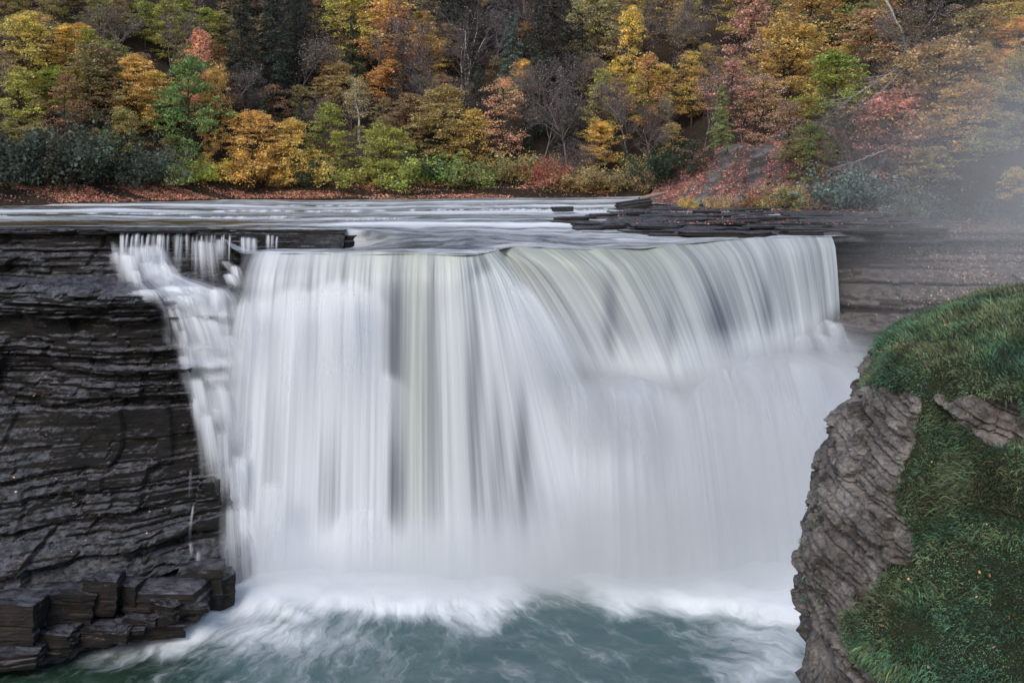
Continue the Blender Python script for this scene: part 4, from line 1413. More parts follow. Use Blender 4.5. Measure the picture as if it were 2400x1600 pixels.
# ---- trees one can point at: kind, px, top, base, width, colour, label
HERO = [
    ("broad", 440, 120, 425, 150, "green", "bright green tree with yellowing lower leaves standing over the leafy left bank"),
    ("broad", 468, 55, 330, 90, "peach", "slender peach topped tree rising behind the bright green tree"),
    ("broad", 505, 150, 400, 70, "gold", "layered gold and peach tree pressed to the bright green tree's flank"),
    ("broad", 40, 150, 330, 130, "yellow", "bright yellow tree at the left margin above the blue green shrubs"),
    ("broad", 60, 20, 250, 150, "gold", "golden orange tree high at the left margin"),
    ("broad", 320, 120, 330, 120, "gold", "warm gold round tree left of the bright green tree"),
    ("broad", 210, 90, 320, 150, "brown", "brownish tree with thinning leaves beside the warm gold round tree"),
    ("sparse", 150, 160, 380, 130, "rust", "rust brown thin tree above the grey green bank shrubs"),
    ("broad", 290, 240, 420, 120, "olive", "olive gold low tree between grey green shrubs and the bright green tree"),
    ("broad", 590, 250, 445, 150, "gold", "spreading golden tree overhanging the left bank near its bare dark cut"),
    ("broad", 680, 270, 440, 120, "yellow", "yellow low tree right of the spreading golden overhanging tree"),
    ("broad", 770, 230, 430, 110, "yellowgreen", "lemon green tree leaning over the bank left of the white trunked birch"),
    ("broad", 810, -40, 200, 130, "gold", "brilliant golden tree high on the slope beside the great orange tree"),
    ("broad", 915, -50, 230, 190, "orange", "great orange tree high in the middle of the slope"),
    ("birch", 845, 170, 345, 85, "tan", "pale leaning birch with a bright white trunk at mid slope"),
    ("birchbare", 1085, 35, 235, 190, "pink", "clump of leafless white birch stems with purple twigs at mid slope"),
    ("bare", 1000, 60, 270, 130, "pink", "leafless purple grey tree left of the white birch clump"),
    ("conifer", 1200, 25, 260, 110, "bluegrey", "blue grey conifer right of the white birch clump"),
    ("conifer", 1290, -70, 260, 160, "hemlock", "tall dark hemlock with gold leaves showing through near the middle"),
    ("conifer", 1360, 40, 240, 110, "hemlock", "shorter dark hemlock right of the tall middle hemlock"),
    ("broad", 1040, 190, 390, 150, "olive", "olive gold tree below the white birch clump"),
    ("sparse", 1180, 170, 400, 130, "peach", "thin peach gold tree with dark trunk below the blue grey conifer"),
    ("broad", 900, 290, 440, 130, "yellowgreen", "yellow bushy tree over the bank below the leaning birch"),
    ("sparse", 1110, 250, 410, 120, "gold", "ragged gold tree low on the slope in the middle"),
    ("bare", 1330, 190, 400, 140, "twig", "dark leafless thicket tree under the tall hemlocks"),
    ("bare", 1270, 210, 400, 100, "twig", "dark leafless tree with thin upright stem below the blue grey conifer"),
    ("broad", 1410, 150, 360, 90, "olive", "tall narrow olive tree with gold lower leaves right of the dark thicket"),
    ("broad", 1400, -30, 190, 130, "tan", "soft tan tree at the top edge right of the hemlocks"),
    ("broad", 1480, 0, 260, 110, "gold", "tall golden tree high on the slope right of centre"),
    ("sparse", 1520, 120, 330, 110, "orange", "thin orange tree below the tall golden tree right of centre"),
    ("bare", 1570, 10, 220, 130, "twig", "grey leafless tree beside the tall golden tree right of centre"),
    ("broad", 1620, 110, 300, 100, "orange", "orange tree above the far end of the river"),
    ("bare", 1480, 200, 400, 120, "twig", "leafless dark tree above the dark evergreen bush by the far river end"),
    ("birch", 1575, 210, 340, 50, "tan", "small crooked white stemmed birch near the far river end"),
    ("shrub", 1560, 310, 430, 150, "darkgreen", "dark evergreen bush by the far river end"),
    ("conifer", 640, -60, 260, 150, "hemlock", "dark hemlock left of the brilliant golden tree"),
    ("conifer", 570, -50, 270, 130, "hemlock", "dark hemlock behind the peach topped tree"),
    ("conifer", 720, -30, 240, 130, "hemlock", "dark hemlock next to the brilliant golden tree"),
    ("bare", 690, 90, 280, 140, "twig", "leafless grey tree with pale branches in front of the dark hemlocks"),
    ("sparse", 640, 190, 340, 110, "brown", "sparse brown tree under the leafless pale branched tree"),
    ("bare", 385, 40, 240, 110, "brown", "dark leafless tree left of the peach topped tree"),
    ("broad", 960, 210, 370, 120, "brown", "brown green tree between the leaning birch and the olive tree"),
    ("conifer", 1060, -90, 150, 130, "hemlock", "dark hemlock above the white birch clump at the top edge"),
]
for h in HERO:
    plant(*h)

# right bank trees, nearer and larger; depth given
RIGHT = [
    ("sparse", 1715, 130, 345, 150, "pink", "pink leaved small tree on top of the leafy mound", 99),
    ("sparse", 1790, 170, 345, 150, "peach", "peach red small tree with dark thin trunk on the mound's right shoulder", 99),
    ("conifer", 1690, 190, 340, 75, "green", "small bright green cedar on the leafy mound", 98),
    ("bare", 1650, 190, 370, 110, "pink", "leafless grey tree at the left shoulder of the leafy mound", 101),
    ("broad", 1850, 40, 330, 190, "gold", "large golden tree behind the mound's right shoulder", 108),
    ("broad", 1760, -60, 250, 160, "pink", "pink and rust tree high behind the leafy mound", 122),
    ("broad", 1900, -60, 260, 200, "orange", "orange gold tree at the top edge behind the golden tree", 118),
    ("broad", 1960, 110, 400, 180, "yellowgreen", "green and yellow tree in front of the fallen pale branches", 98),
    ("broad", 2040, 10, 330, 190, "tan", "tan leaved tree above the fallen pale branches", 104),
    ("broad", 2090, 210, 440, 230, "pink", "pink peach spreading tree in the thin mist on the right bank", 92),
    ("brush", 2010, 260, 440, 230, "twig", "grey leafless brush under the fallen pale branches", 90),
    ("brush", 2120, 300, 480, 220, "pink", "grey purple brush behind the misty shelf edge", 86),
    ("shrub", 1960, 370, 490, 170, "sage", "silvery sage green shrub at the foot of the right bank", 86),
    ("shrub", 2075, 395, 490, 170, "sage", "misty grey green shrub on the shelf right of the silvery shrub", 84),
    ("broad", 2200, 90, 470, 220, "tan", "large misty tan tree on the right bank", 90),
    ("broad", 2290, 0, 420, 220, "brown", "misty brown tree near the right margin", 94),
    ("broad", 2210, -80, 300, 220, "darkgreen", "dark green tree at the top edge on the right bank", 102),
    ("broad", 2270, 180, 500, 200, "orange", "misty rust orange tree on the right bank above the cliff", 86),
    ("broad", 2180, 330, 500, 190, "olive", "low misty olive tree at the cliff top on the right", 84),
    ("broad", 2400, 110, 420, 130, "yellowgreen", "bright yellow green tree cut by the right margin", 80),
    ("broad", 2390, 380, 590, 150, "gold", "low golden branches at the right margin above the leafy slope", 76),
    ("broad", 2330, 290, 520, 170, "olive", "misty olive green tree beside the low golden branches", 82),
    ("broad", 2380, -60, 330, 200, "gold", "golden tree in the upper right corner", 96),
    ("broad", 2110, -80, 250, 190, "rust", "rust tree at the top edge above the tan leaved tree", 116),
    ("broad", 2000, -90, 220, 170, "olive", "olive tree at the top edge right of the orange gold tree", 125),
    ("bare", 2130, 20, 380, 150, "twig", "leaning grey leafless tree among the tan trees on the right", 98),
    ("shrub", 1690, 452, 482, 60, "tan", "low tan weeds at the foot of the mound above the slabs", 88),
    ("shrub", 1770, 445, 484, 70, "rust", "low rusty weeds right of the tan weeds under the mound", 88),
    ("shrub", 1850, 430, 486, 90, "olive", "dry olive weeds between the mound and the silvery shrub", 87),
    ("shrub", 1610, 458, 478, 40, "gold", "tiny gold weeds on the slabs left of the tan weeds", 87),
    ("bare", 1740, 180, 345, 130, "pink", "dark thin stemmed leafless tree among the pink trees on the mound", 100),
    ("sparse", 1850, 230, 400, 130, "pink", "pink thin leaved tree beside the golden tree on the mound's right flank", 97),
    ("broad", 1900, 280, 420, 120, "green", "green leaved low tree above the silvery shrub", 94),
    ("shrub", 2150, 440, 530, 150, "sage", "pale misty shrub at the cliff edge under the low olive tree", 79),
    ("shrub", 2260, 460, 560, 170, "greygreen", "dim green shrub on the misty cliff top", 77),
    ("shrub", 2350, 520, 620, 160, "greygreen", "dim shrub above the leaf strewn slope at the right margin", 74),
]
for h in RIGHT:
    plant(*h[:7], d=h[7])

# shrubs along the far bank
BANK = [
    ("shrub", 40, 240, 434, 220, "greygreen", "tall blue green shrub at the left margin of the bank", None),
    ("shrub", 140, 300, 434, 170, "greygreen", "blue green shrub second from the left margin", None),
    ("shrub", 230, 290, 429, 170, "greygreen", "wide grey green shrub in the left bank's shrub row", None),
    ("shrub", 290, 340, 434, 130, "greygreen", "low grey green shrub near the middle of the left bank's row", None),
    ("shrub", 355, 345, 432, 110, "sage", "grey green shrub ending the row below the bright green tree", None),
    ("shrub", 445, 366, 429, 110, "yellowgreen", "yellow green low shrub below the bright green tree", None),
    ("shrub", 520, 346, 424, 120, "gold", "gold low shrub on the leafy left bank", None),
    ("shrub", 615, 346, 434, 130, "gold", "gold shrub hanging over the dark bank cut", None),
    ("shrub", 720, 356, 434, 130, "yellow", "yellow shrub above the dark bank line", None),
    ("shrub", 820, 356, 434, 140, "yellowgreen", "yellow green shrub below the leaning birch", None),
    ("shrub", 930, 366, 434, 150, "yellowgreen", "lime shrub over the bank below the brown green tree", None),
    ("shrub", 1030, 356, 424, 150, "green", "fresh green shrub over the middle of the bank", None),
    ("shrub", 1120, 361, 424, 150, "green", "wide green shrub right of the fresh green one", None),
    ("shrub", 1210, 356, 424, 130, "olive", "olive shrub on the bank under the dark thicket", None),
    ("shrub", 1290, 366, 432, 90, "red", "small red shrub on the bank", None),
    ("shrub", 1350, 376, 442, 120, "olive", "dull olive shrub right of the small red one", None),
    ("shrub", 1430, 386, 447, 120, "olive", "low olive shrub near the far river end", None),
    ("shrub", 1510, 386, 447, 60, "rust", "rust vine covered shrub at the far river end", None),
]
for h in BANK:
    plant(*h[:7])

# the rest of the wood, filled in behind: colours follow the neighbourhood
ZONES = [((-150, 520), [("broad", "gold", 3), ("broad", "brown", 2), ("sparse", "rust", 1), ("broad", "olive", 3), ("bare", "twig", 2), ("broad", "yellowgreen", 3)], "the left slope"),
         ((520, 780), [("conifer", "hemlock", 5), ("bare", "twig", 2), ("sparse", "brown", 2), ("sparse", "olive", 1)], "the dark hemlock stand left of the great orange tree"),
         ((780, 1000), [("broad", "orange", 2), ("conifer", "hemlock", 2), ("sparse", "brown", 2), ("broad", "olive", 1)], "the slope around the great orange tree"),
         ((1000, 1380), [("conifer", "hemlock", 4), ("conifer", "bluegrey", 1), ("bare", "twig", 3), ("sparse", "brown", 2), ("broad", "gold", 1)], "the dark middle of the slope"),
         ((1380, 1700), [("broad", "gold", 2), ("bare", "twig", 3), ("broad", "tan", 2), ("sparse", "orange", 2), ("conifer", "hemlock", 1)], "the slope above the far river end"),
         ((1700, 2600), [("broad", "olive", 2), ("broad", "orange", 2), ("sparse", "tan", 2), ("bare", "twig", 2), ("broad", "gold", 1)], "the right hand slope")]
CW = {"gold": "golden", "brown": "brown", "rust": "rusty", "olive": "olive", "twig": "grey", "yellowgreen": "yellow green", "hemlock": "dark", "orange": "orange", "bluegrey": "blue grey", "tan": "tan"}
KW = {"broad": "leafy tree", "sparse": "thin leaved tree", "bare": "leafless tree", "conifer": "hemlock", "brush": "leafless brush", "shrub": "shrub"}
CW["darkgreen"] = "dark green"
SHORT = {}
for h in HERO + RIGHT + BANK:
    w_ = h[6].replace(",", "").split()
    stop = next((i_ for i_, q_ in enumerate(w_) if i_ > 1 and q_ in ("with", "standing", "rising", "pressed", "at", "high", "above", "between", "overhanging", "leaning", "over", "left", "right", "beside", "below", "under", "of", "behind", "next", "in", "on", "near", "by", "cut", "hanging", "ending", "second", "ranging", "among", "up", "that")), len(w_))
    SHORT[h[6]] = (" ".join(w_[:stop]), h[1], .5 * (h[2] + h[3]), h[3])
HEROPX = [(h[1], h[3]) for h in HERO]
row = 0
filled = []
for base, step in ((420, 60), (372, 95), (310, 90), (250, 100), (395, 75), (340, 80), (285, 78), (225, 76), (165, 76), (105, 76), (45, 78), (-20, 90)):
    px = -120 + (row % 2) * 40
    while px < 2520:
        q = px + random.uniform(-28, 28)
        b = base + random.uniform(-18, 18)
        px += step * random.uniform(.85, 1.15)
        if q > 1600 and b > 320: continue
        if base == 420 and not (560 < q < 1560): continue
        if base in (372, 310, 250) and not (560 < q < 1660): continue
        if any(abs(q - hx) < 30 and abs(b - hb) < 22 for hx, hb in HEROPX): continue
        for (z0, z1), opts, wh in ZONES:
            if z0 <= q < z1: break
        k, cc, _ = random.choices(opts, [o_[2] for o_ in opts])[0]
        if base in (372, 310, 250): k, cc = random.choice([("brush", "twig"), ("bare", "twig"), ("brush", "brown"), ("sparse", "olive")])
        if base == 420: k, cc = random.choice([("brush", "twig"), ("brush", "olive"), ("shrub", "darkgreen"), ("brush", "brown"), ("shrub", "olive")])
        hh = {"broad": random.uniform(110, 170), "sparse": random.uniform(110, 160), "bare": random.uniform(110, 170), "conifer": random.uniform(170, 250), "brush": random.uniform(60, 90), "shrub": random.uniform(45, 70)}[k]
        hh *= 1.0 if b > 100 else .9
        if b > 330 and base != 420: hh *= .75
        wd = hh * {"conifer": .42, "brush": 1.5, "shrub": 1.6}.get(k, random.uniform(.6, .8))
        cy_ = b - hh * .5
        near = min(SHORT.values(), key=lambda v_: abs(v_[1] - q) + 1.2 * abs(v_[2] - cy_))
        dx_, dy_ = q - near[1], cy_ - near[2]
        rel = ("above" if dy_ < 0 else "below") if abs(dy_) > abs(dx_) else ("left of" if dx_ < 0 else "right of")
        root = plant(k, q, b - hh, b, wd, cc, "x", lo=90)
        filled.append((root, "%s %s just %s the %s" % (CW.get(cc, cc), KW[k], rel, near[0]), b, "%s %ss on %s" % (CW.get(cc, cc), KW[k], wh)))
    row += 1
byl = {}
for f_ in filled: byl.setdefault(f_[1], []).append(f_)
for lab, fs in byl.items():
    fs.sort(key=lambda f_: f_[2])
    for i_, f_ in enumerate(fs):
        pre = "" if len(fs) == 1 else (["higher ", "lower "] if len(fs) == 2 else ["highest "] + ["%s highest " % q_ for q_ in ("second", "third", "fourth", "fifth", "sixth", "seventh", "eighth", "ninth")][:len(fs) - 2] + ["lowest "])[i_]
        tag(f_[0], pre + lab, None, f_[3])

# ------------------------------------------------------------------ fallen branches on the right bank
def pale_branch(pts, rad, label):
    pts = [np.array(P(*q)) for q in pts]
    r = np.random.default_rng(int(pts[0][0] * 100) % 9999)
    t = np.linspace(0, 1, 9)
    k = np.linspace(0, 1, len(pts))
    main = [np.array([np.interp(q, k, [p[c] for p in pts]) for c in range(3)]) + r.normal(0, .06, 3) for q in t]
    o = empty("fallen_branch", main[0])
    L = np.linalg.norm(main[-1] - main[0])
    base = np.array(main[0])
    mt = link("limb", tubes_mesh("limb", [([p - base for p in main], np.linspace(rad, rad * .25, 9), 6)], M_TWIG2), o)
    tw = []
    for i in range(16):
        q = main[r.integers(2, 9)] - base
        d = (main[-1] - main[0]) / L + r.normal(0, .45, 3)
        tw.append((branch(q, d / np.linalg.norm(d), L * r.uniform(.15, .4), 4, .12, r, -.02), np.linspace(rad * .35, .008, 5), 3))
    link("twigs", tubes_mesh("twigs", tw, M_TWIG2), o)
    tag(o, label, "branch")
    return o


M_TWIG2 = mat_bark("pale_dead_wood", (0.26, 0.24, 0.235), (0.42, 0.40, 0.39))
pale_branch([(2135, 138, 93), (2060, 190, 90.5), (1975, 240, 89)], .10, "pale fallen branch slanting through the right bank trees, the upper one")
pale_branch([(2130, 150, 92), (2080, 200, 89.5), (2010, 260, 87.5)], .07, "pale thin fallen branch just below the longest slanting one")
pale_branch([(2070, 355, 84), (2020, 372, 83), (1975, 388, 82)], .06, "bent pale dead branch in front of the silvery shrub")
pale_branch([(2262, 540, 73.5), (2330, 520, 73), (2390, 505, 72)], .05, "thin pale stick hanging over the misty slope at the right margin")
pale_branch([(2065, -20, 101), (2110, 70, 99), (2130, 130, 97)], .17, "thick grey leaning trunk above the fallen pale branches")

# ------------------------------------------------------------------ fallen leaves
def litter(name, xs, ys, zs, size, color, label, flat=2.2):
    cen = np.stack([xs, ys, zs], -1)
    o = link(name, leaves(name, cen, size, M_LITTER, up=flat, aspect=.75))
    o.color = (*color, 1)
    tag(o, label, kind="stuff")
    return o


r = np.random.default_rng(77)
# red leaves on the mound
n = 130000
x = r.uniform(11, 36, n); y = r.uniform(84, 104, n)
z = terrain(x, y)
px, py = topx(x, y, z)
dens = fbm(x * .35 + y * .2, y * .30, 3, 3) + .75 - 1.0 * np.exp(-((x - 17.0 - .8 * (y - 92)) / 1.3) ** 2) - .6 * np.exp(-((x - 21.0 - .8 * (y - 92)) / .8) ** 2)
keep = (r.uniform(0, 1, n) < np.clip(dens * 2.2, 0.03, 1)) & (z > 20.42) & (py > 330) & (px < 1960)
x, y, z = x[keep], y[keep], mound_top(x[keep], y[keep])
litter("fallen_leaves", x, y, z + .05, .14, (.62, .23, .18), "red fallen leaves carpeting the mound by the river")
# russet leaves on the far bank
n = 90000
x = r.uniform(-60, 12, n); t = r.uniform(-.5, 8.5, n)
y = bank_y(x) + t
z = terrain(x, y)
dens = fbm(x * .10 + y * .35, y * .35 - x * .06, 5, 3) + .22 * sstep(5, -30, x)
keep = (r.uniform(0, 1, n) < np.clip(dens * 3.0, 0.02, 1)) & (z > 20.2)
x, y, z = x[keep], y[keep], z[keep]
litter("fallen_leaves", x, y, z + .07, .17, (.70, .30, .18), "russet fallen leaves strewn along the far river bank")
# pale pinkish leaves on the misty slope and shelf to the right
n = 60000
zz = r.uniform(13.8, 20.2, n); x = r.uniform(22, 46, n)
y = cliff_right(x, zz)
keep = (r.uniform(0, 1, n) < np.clip(sstep(24, 31, x) * (fbm(x * .3, zz * .5, 2, 3) + .45), 0.02, 1))
litter("fallen_leaves", x[keep], y[keep] - .05, zz[keep] + .06, .10, (.50, .34, .27), "pale fallen leaves on the misty slope right of the falls", 1.0)
n = 9000
x = r.uniform(8, 40, n); y = r.uniform(69, 90, n)
z = np.maximum(terrain(x, y), 20.05)
keep = (r.uniform(0, 1, n) < np.clip(fbm(x * .25, y * .6, 4, 3) + .25, 0.02, 1)) & (terrain(x, y) > 19.5)
litter("fallen_leaves", x[keep], y[keep], z[keep] + .26, .15, (.42, .16, .10), "scattered leaves on the flat rock shelf")
# a few leaves stuck to the wet cliff
gy, gz = np.gradient(YL, axis=1), np.gradient(YL, axis=0)
flatness = np.abs(gz) / (zs[1] - zs[0] if False else 0.046)
cand = np.argwhere((flatness > 1.6) & (np.arange(YL.shape[0])[:, None] < 310))
pick = cand[r.integers(0, len(cand), 420)]
cx_, cz_ = XL_[pick[:, 1]], np.linspace(-1.5, 20.15, 440)[pick[:, 0]]
cy_ = YL[pick[:, 0], pick[:, 1]]
litter("fallen_leaves", cx_, cy_ - .06, cz_ + .05, .13, (.55, .22, .13), "tiny pink and orange leaves stuck on the dark cliff ledges")

# ------------------------------------------------------------------ foreground outcrop with grass
OC = (18.0, 29.0)
prof = np.array([  # radius, z
    (0.0, 21.1), (2.0, 20.9), (4.0, 20.36), (5.4, 19.8), (6.4, 19.3), (6.85, 18.95), (7.05, 18.6), (7.1, 18.25), (7.3, 17.8), (7.55, 17.1), (7.9, 16.5), (8.35, 16.0), (8.5, 15.4), (8.75, 14.7), (8.9, 13.9), (9.1, 13.2), (9.2, 12.5),
    (9.0, 11.9), (8.95, 10.8), (8.95, 9), (9.1, 5), (9.3, -2)])
seg = np.concatenate([[0], np.cumsum(np.hypot(*np.diff(prof, axis=0).T))])
tv = np.concatenate([np.linspace(0, seg[3], 40)[:-1], np.linspace(seg[3], seg[18], 330), np.linspace(seg[18], seg[-1], 30)[1:]])
pr_, pz_ = np.interp(tv, seg, prof[:, 0]), np.interp(tv, seg, prof[:, 1])
ph = np.concatenate([np.linspace(-.4, math.pi * .78, 36)[:-1], np.linspace(math.pi * .78, math.pi * 1.42, 360), np.linspace(math.pi * 1.42, 2 * math.pi - .4, 30)[1:-1]])
R_, PHI = np.meshgrid(pr_, ph, indexing='ij')
Z_, _ = np.meshgrid(pz_, ph, indexing='ij')
s_ = PHI * 8.0                                           # arc length
side = sstep(4.5, 7.0, R_)
dipz = Z_ + 0.20 * (s_ - 25) + .10 * fbm(s_ * .5, Z_ * .5, 2, 3)      # beds dip down to the right


def beds(th, bl, sd):
    k_ = np.floor(dipz / th + sd * .37).astype(int)
    q_ = s_ / bl + _T[sd % 8][k_ & 255, 3] * 9 + .3 * fbm(s_ * .9, Z_ * 1.5, sd, 2)
    b_ = np.floor(q_).astype(int)
    f_ = dipz / th + sd * .37 - k_
    g_ = np.minimum(q_ - b_, 1 - q_ + b_) * bl
    return - .45 * np.exp(-(g_ / .03) ** 2) - .5 * np.exp(-(f_ * th / .03) ** 2) + (_T[(sd + 1) % 8][k_ & 255, b_ & 255] - .5) + .45 * (_T[(sd + 2) % 8][k_ & 255, 9] - .5) + .25 * (1 - f_)


rockd_ = .50 * beds(.60, 2.2, 2) + .24 * beds(.19, 1.7, 3) + .10 * beds(.075, 1.1, 5) + .40 * fbm(s_ * .45, Z_ * .6, 3, 4) - .12 + .05 * fbm(s_ * 4, dipz * 6, 6, 4, .6)
soft = .75 * fbm(s_ * .30, Z_ * .42, 5, 3) + .25 * fbm(s_ * .9, Z_ * 1.1, 1, 3)
X_ = OC[0] + R_ * np.cos(PHI); Y_ = OC[1] + R_ * np.sin(PHI)
opx, opy = topx(X_, Y_, Z_)
jx, jy = 28 * fbm(s_ * 1.3, Z_ * 1.3, 2, 4), 26 * fbm(s_ * 1.3 + 9, Z_ * 1.3, 3, 4)
ROCKA = [(2030, 905), (2110, 900), (2165, 955), (2140, 1040), (2110, 1100), (2085, 1190), (2150, 1280), (2085, 1330), (2060, 1400), (1995, 1440), (1975, 1480), (2060, 1560), (2130, 1600), (2150, 1700), (1600, 1700), (1600, 1100), (1930, 890)]
ROCKB = [(2190, 935), (2280, 915), (2420, 925), (2420, 1035), (2330, 1050), (2260, 995)]
rock = (inpoly(opx + jx, opy + jy, ROCKA) | inpoly(opx + jx, opy + jy, ROCKB)).astype(float)
rock = np.where((PHI < math.pi * .85) | (PHI > math.pi * 1.6), (Z_ < 18.5) * 1.0, rock)
rock = np.where(Z_ < 9.5, 1.0, rock)
for _ in range(6):                                       # soften the border
    rock = (rock + np.roll(rock, 1, 0) + np.roll(rock, -1, 0) + np.roll(rock, 1, 1) + np.roll(rock, -1, 1)) / 5
disp = (rockd_ * rock + (soft * .85 + .14) * (1 - rock)) * side
Rd = R_ + disp
X_ = OC[0] + Rd * np.cos(PHI); Y_ = OC[1] + Rd * np.sin(PHI)
Zd = Z_ + (1 - side) * .12 * fbm(X_ * .8, Y_ * .8, 3, 3) * sstep(0, 2, R_)


def mat_outcrop():
    t = NT("outcrop_rock")
    co = t.co()
    f = t.math('ADD', t.math('MULTIPLY', t.noise(co, .8, 4, .6), .5), t.math('MULTIPLY', t.noise(co, 6.0, 6, .7), .5))
    rk = ramp(t, f, [(.36, (.05, .04, .036)), (.48, (.18, .152, .136)), (.62, (.40, .362, .335))])
    moss = t.rng(t.noise(co, 1.1, 5, .65), .52, .64, 0, .85)
    rk = t.mix(moss, rk, (.045, .032, .018))
    soil = t.mix(t.noise(co, 4.0, 4, .6), (.012, .018, .007), (.035, .045, .015))
    col = t.mix(t.rng(t.attr("rock"), .35, .65), soil, rk)
    nb = t.bump(t.math('ADD', t.noise(co, 14.0, 6, .75), t.math('MULTIPLY', t.noise(t.scaled(co, (3, 3, 12)), 1.0, 5, .65), 1.5)), 1.0, .07)
    return t.surf(principled(t, col, t.rng(t.noise(co, 2.0, 3, .6), .3, .7, .35, .7), .5, nb))


outc = link("rock_outcrop", grid_mesh("rock_outcrop", X_, Y_, Zd, mat_outcrop(), {"rock": rock}, smooth=False, wrap=True))
tag(outc, "pale grey rock bluff with a grassy cap in the right foreground", "rock")

# grass blades on it
V0 = np.stack([X_, Y_, Zd], -1)
vis = (PHI > math.pi * .72) & (PHI < math.pi * 1.44) & (Z_ > 9.5) & (R_ > 1.5)
dens = np.clip(1 - rock * 1.25, 0, 1) * vis
dens += vis * .04 * (fbm(s_ * 1.2, Z_ * 1.2, 7, 3) > .2)
du = np.linalg.norm(np.gradient(V0, axis=0), axis=-1) * np.linalg.norm(np.gradient(V0, axis=1), axis=-1)
w = (dens * du).ravel(); w /= w.sum()
NB = 140000
r = np.random.default_rng(5)
idx = r.choice(len(w), NB, p=w)
ii, jj = np.unravel_index(idx, X_.shape)
nx = np.cross(np.gradient(V0, axis=1), np.gradient(V0, axis=0)); nx /= np.maximum(np.linalg.norm(nx, axis=-1, keepdims=True), 1e-9)
sg = np.sign((nx[..., 0] * np.cos(PHI) + nx[..., 1] * np.sin(PHI)) + .3 * nx[..., 2]); nx *= np.where(sg == 0, 1, sg)[..., None]
base = V0[ii, jj] + r.normal(0, .02, (NB, 3))
nn = nx[ii, jj]
clump = fbm(base[:, 0] * 1.7 + base[:, 1] * .8, base[:, 2] * 1.7 + base[:, 1] * .8, 4, 3)
ln = (r.uniform(.04, .10, NB) + .07 * r.exponential(.5, NB)) * (1 + 1.1 * np.clip(clump, -.7, 1))
steep = 1 - np.clip(nn[:, 2], 0, 1)
dirv = nn * .9 + r.normal(0, .38, (NB, 3)); dirv[:, 2] += .35
dirv /= np.linalg.norm(dirv, axis=1, keepdims=True)
mid = base + dirv * ln[:, None] * .6
tipd = dirv + np.stack([nn[:, 0] * .5, nn[:, 1] * .5, -1.1 * steep - .25 + 0 * ln], -1)
tipd /= np.linalg.norm(tipd, axis=1, keepdims=True)
tip = mid + tipd * ln[:, None] * .6
side_ = np.cross(dirv, r.normal(0, 1, (NB, 3))); side_ /= np.linalg.norm(side_, axis=1, keepdims=True)
wd = (r.uniform(.008, .016, NB))[:, None]
V = np.stack([base - side_ * wd, base + side_ * wd, mid + side_ * wd * .8, mid - side_ * wd * .8, tip], 1).reshape(-1, 3)
k0 = np.arange(NB)[:, None] * 5
hue = fbm(base[:, 0] * .8, base[:, 2] * .8 + base[:, 1] * .5, 2, 3) + r.normal(0, .24, NB)
groups_ = [(hue < -.12), (hue >= -.12) & (hue < .16), (hue >= .16)]
for g, c, lb in zip(groups_, ((.085, .20, .105), (.11, .215, .085), (.18, .205, .10)), ("deep green grass", "fresh green grass", "yellowing grass")):
    kq = k0[g]
    o = link("grass", mesh_np("grass", V, [kq + np.array([[0, 1, 2, 3]]), kq + np.array([[3, 2, 4]])], M_GRASS), outc)
    bm_used = np.unique(kq)
    o.color = (*c, 1)
    tag(o, lb + " hanging over the bluff", kind="stuff")
# low broad leaved weeds on the cap
cap = np.argwhere((R_ > 4.5) & (Z_ > 18.9) & (PHI > math.pi * .75) & (PHI < math.pi * 1.42))
pk = cap[r.integers(0, len(cap), 2600)]
cw = V0[pk[:, 0], pk[:, 1]] + nx[pk[:, 0], pk[:, 1]] * r.uniform(.03, .13, 2600)[:, None]
cl = fbm(cw[:, 0] * 1.2, cw[:, 1] * 1.2 + cw[:, 2], 6, 3) > .02
o = link("weeds", leaves("weeds", cw[cl], .06, M_GRASS, up=.8), outc)
o.color = (.08, .16, .08, 1)
tag(o, kind="stuff")
pk = cap[r.integers(0, len(cap), 40)]
low = np.argwhere((Z_ > 10) & (Z_ < 17) & (rock < .4) & (PHI > math.pi) & (PHI < math.pi * 1.42))
pk = np.vstack([pk[:12], low[r.integers(0, len(low), 60)]])
o = link("leaf_scatter", leaves("leaf_scatter", V0[pk[:, 0], pk[:, 1]] + nx[pk[:, 0], pk[:, 1]] * .12, .09, M_LITTER, up=.2), outc)
o.color = (.5, .17, .05, 1)
tag(o, kind="stuff")

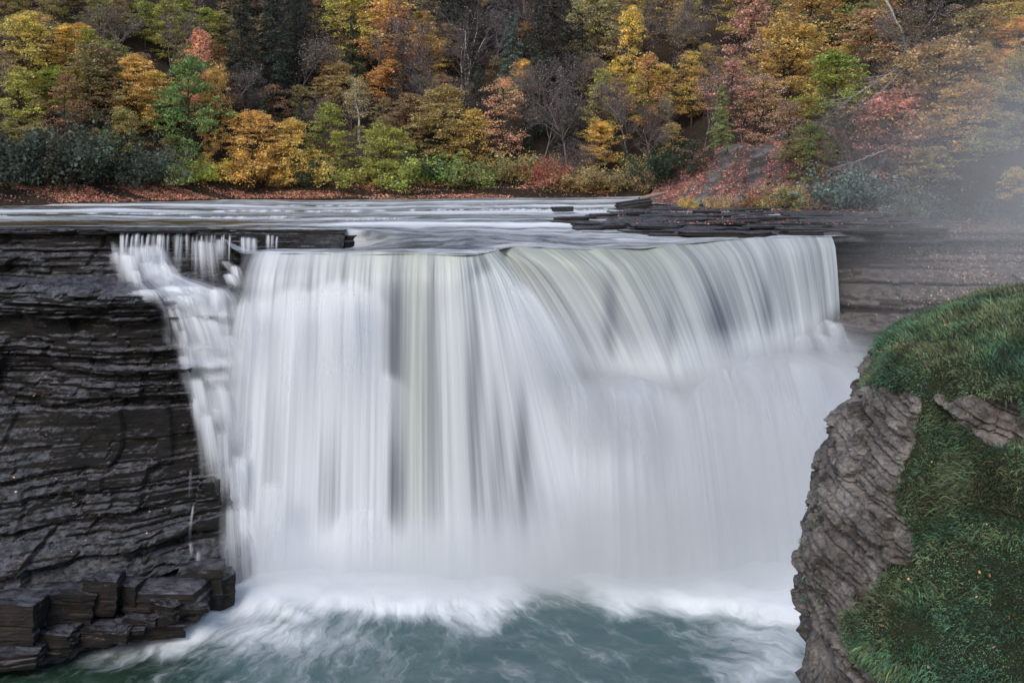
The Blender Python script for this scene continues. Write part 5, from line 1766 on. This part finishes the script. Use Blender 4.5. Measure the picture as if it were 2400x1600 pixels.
# ------------------------------------------------------------------ spray
def mist(name, lo, hi, blobs, dens, label, noise=.35, color=(.985, .99, 1.0)):
    """closed box filled with drifting spray; density is a sum of soft clouds given in metres"""
    t = NT(name)
    geo = t.co("Object")
    tot = None
    nz = t.noise(geo, .10, 3, .55)
    for cx, cy, cz, rx, ry, rz, a in blobs:
        m = t.n("Mapping", vector_type='POINT')
        t.put(m.inputs[0], geo)
        m.inputs["Location"].default_value = (-cx / rx, -cy / ry, -cz / rz)
        m.inputs["Scale"].default_value = (1 / rx, 1 / ry, 1 / rz)
        l = t.n("VectorMath", operation='LENGTH'); t.put(l.inputs[0], m.outputs[0])
        g = t.math('MULTIPLY', t.rng(l.outputs["Value"], 1.0, 0.0, 0.0, 1.0), a)
        tot = g if tot is None else t.math('ADD', tot, g)
    k = t.rng(nz, .5 - noise, .5 + noise, .25, 1.5, False)
    dn = t.math('MULTIPLY', t.math('MULTIPLY', tot, k), dens)
    v = t.n("VolumePrincipled")
    v.inputs["Color"].default_value = (*color, 1)
    v.inputs["Anisotropy"].default_value = 0.1
    t.put(v.inputs["Density"], dn)
    t.t.links.new(v.outputs[0], t.out.inputs[1])
    lo, hi = np.array(lo, float), np.array(hi, float)
    c = np.array([[x, y, z] for x in (0, 1) for y in (0, 1) for z in (0, 1)]) * (hi - lo) + lo
    o = link(name, mesh_np(name, c, np.array([[0, 1, 3, 2], [4, 6, 7, 5], [0, 4, 5, 1], [2, 3, 7, 6], [0, 2, 6, 4], [1, 5, 7, 3]]), t.m))
    tag(o, label, kind="stuff")
    return o


mist("mist", (-22, 51, -1), (58, 74, 36), [
    (-11, 56.4, -.5, 8, 3.2, 4.4, 1.7), (-4, 56.6, -.5, 9, 3.4, 5.8, 1.9), (4, 57.2, 0, 10, 3.8, 8.0, 1.8), (11, 58, 3.0, 11, 5.0, 9.5, 1.2), (17, 60, 6.5, 10, 6.0, 9.0, 1.1),
    (5.5, 58.6, 10.2, 4.0, 2.8, 3.2, 2.4), (9.5, 59.2, 9.0, 5, 3.0, 3.6, 1.9), (13.5, 60.6, 11.8, 4.4, 3.0, 3.0, 2.2), (19, 61.6, 12.2, 6, 3.0, 3.0, 2.0), (2.2, 58.4, 13.4, 3.6, 2.6, 3.6, 1.2),
    (30, 64, 13, 14, 9, 12, .06), (41, 67, 21, 24, 8, 18, .36)], .42,
     "pale spray drifting from the foot of the falls and up along the right bank")
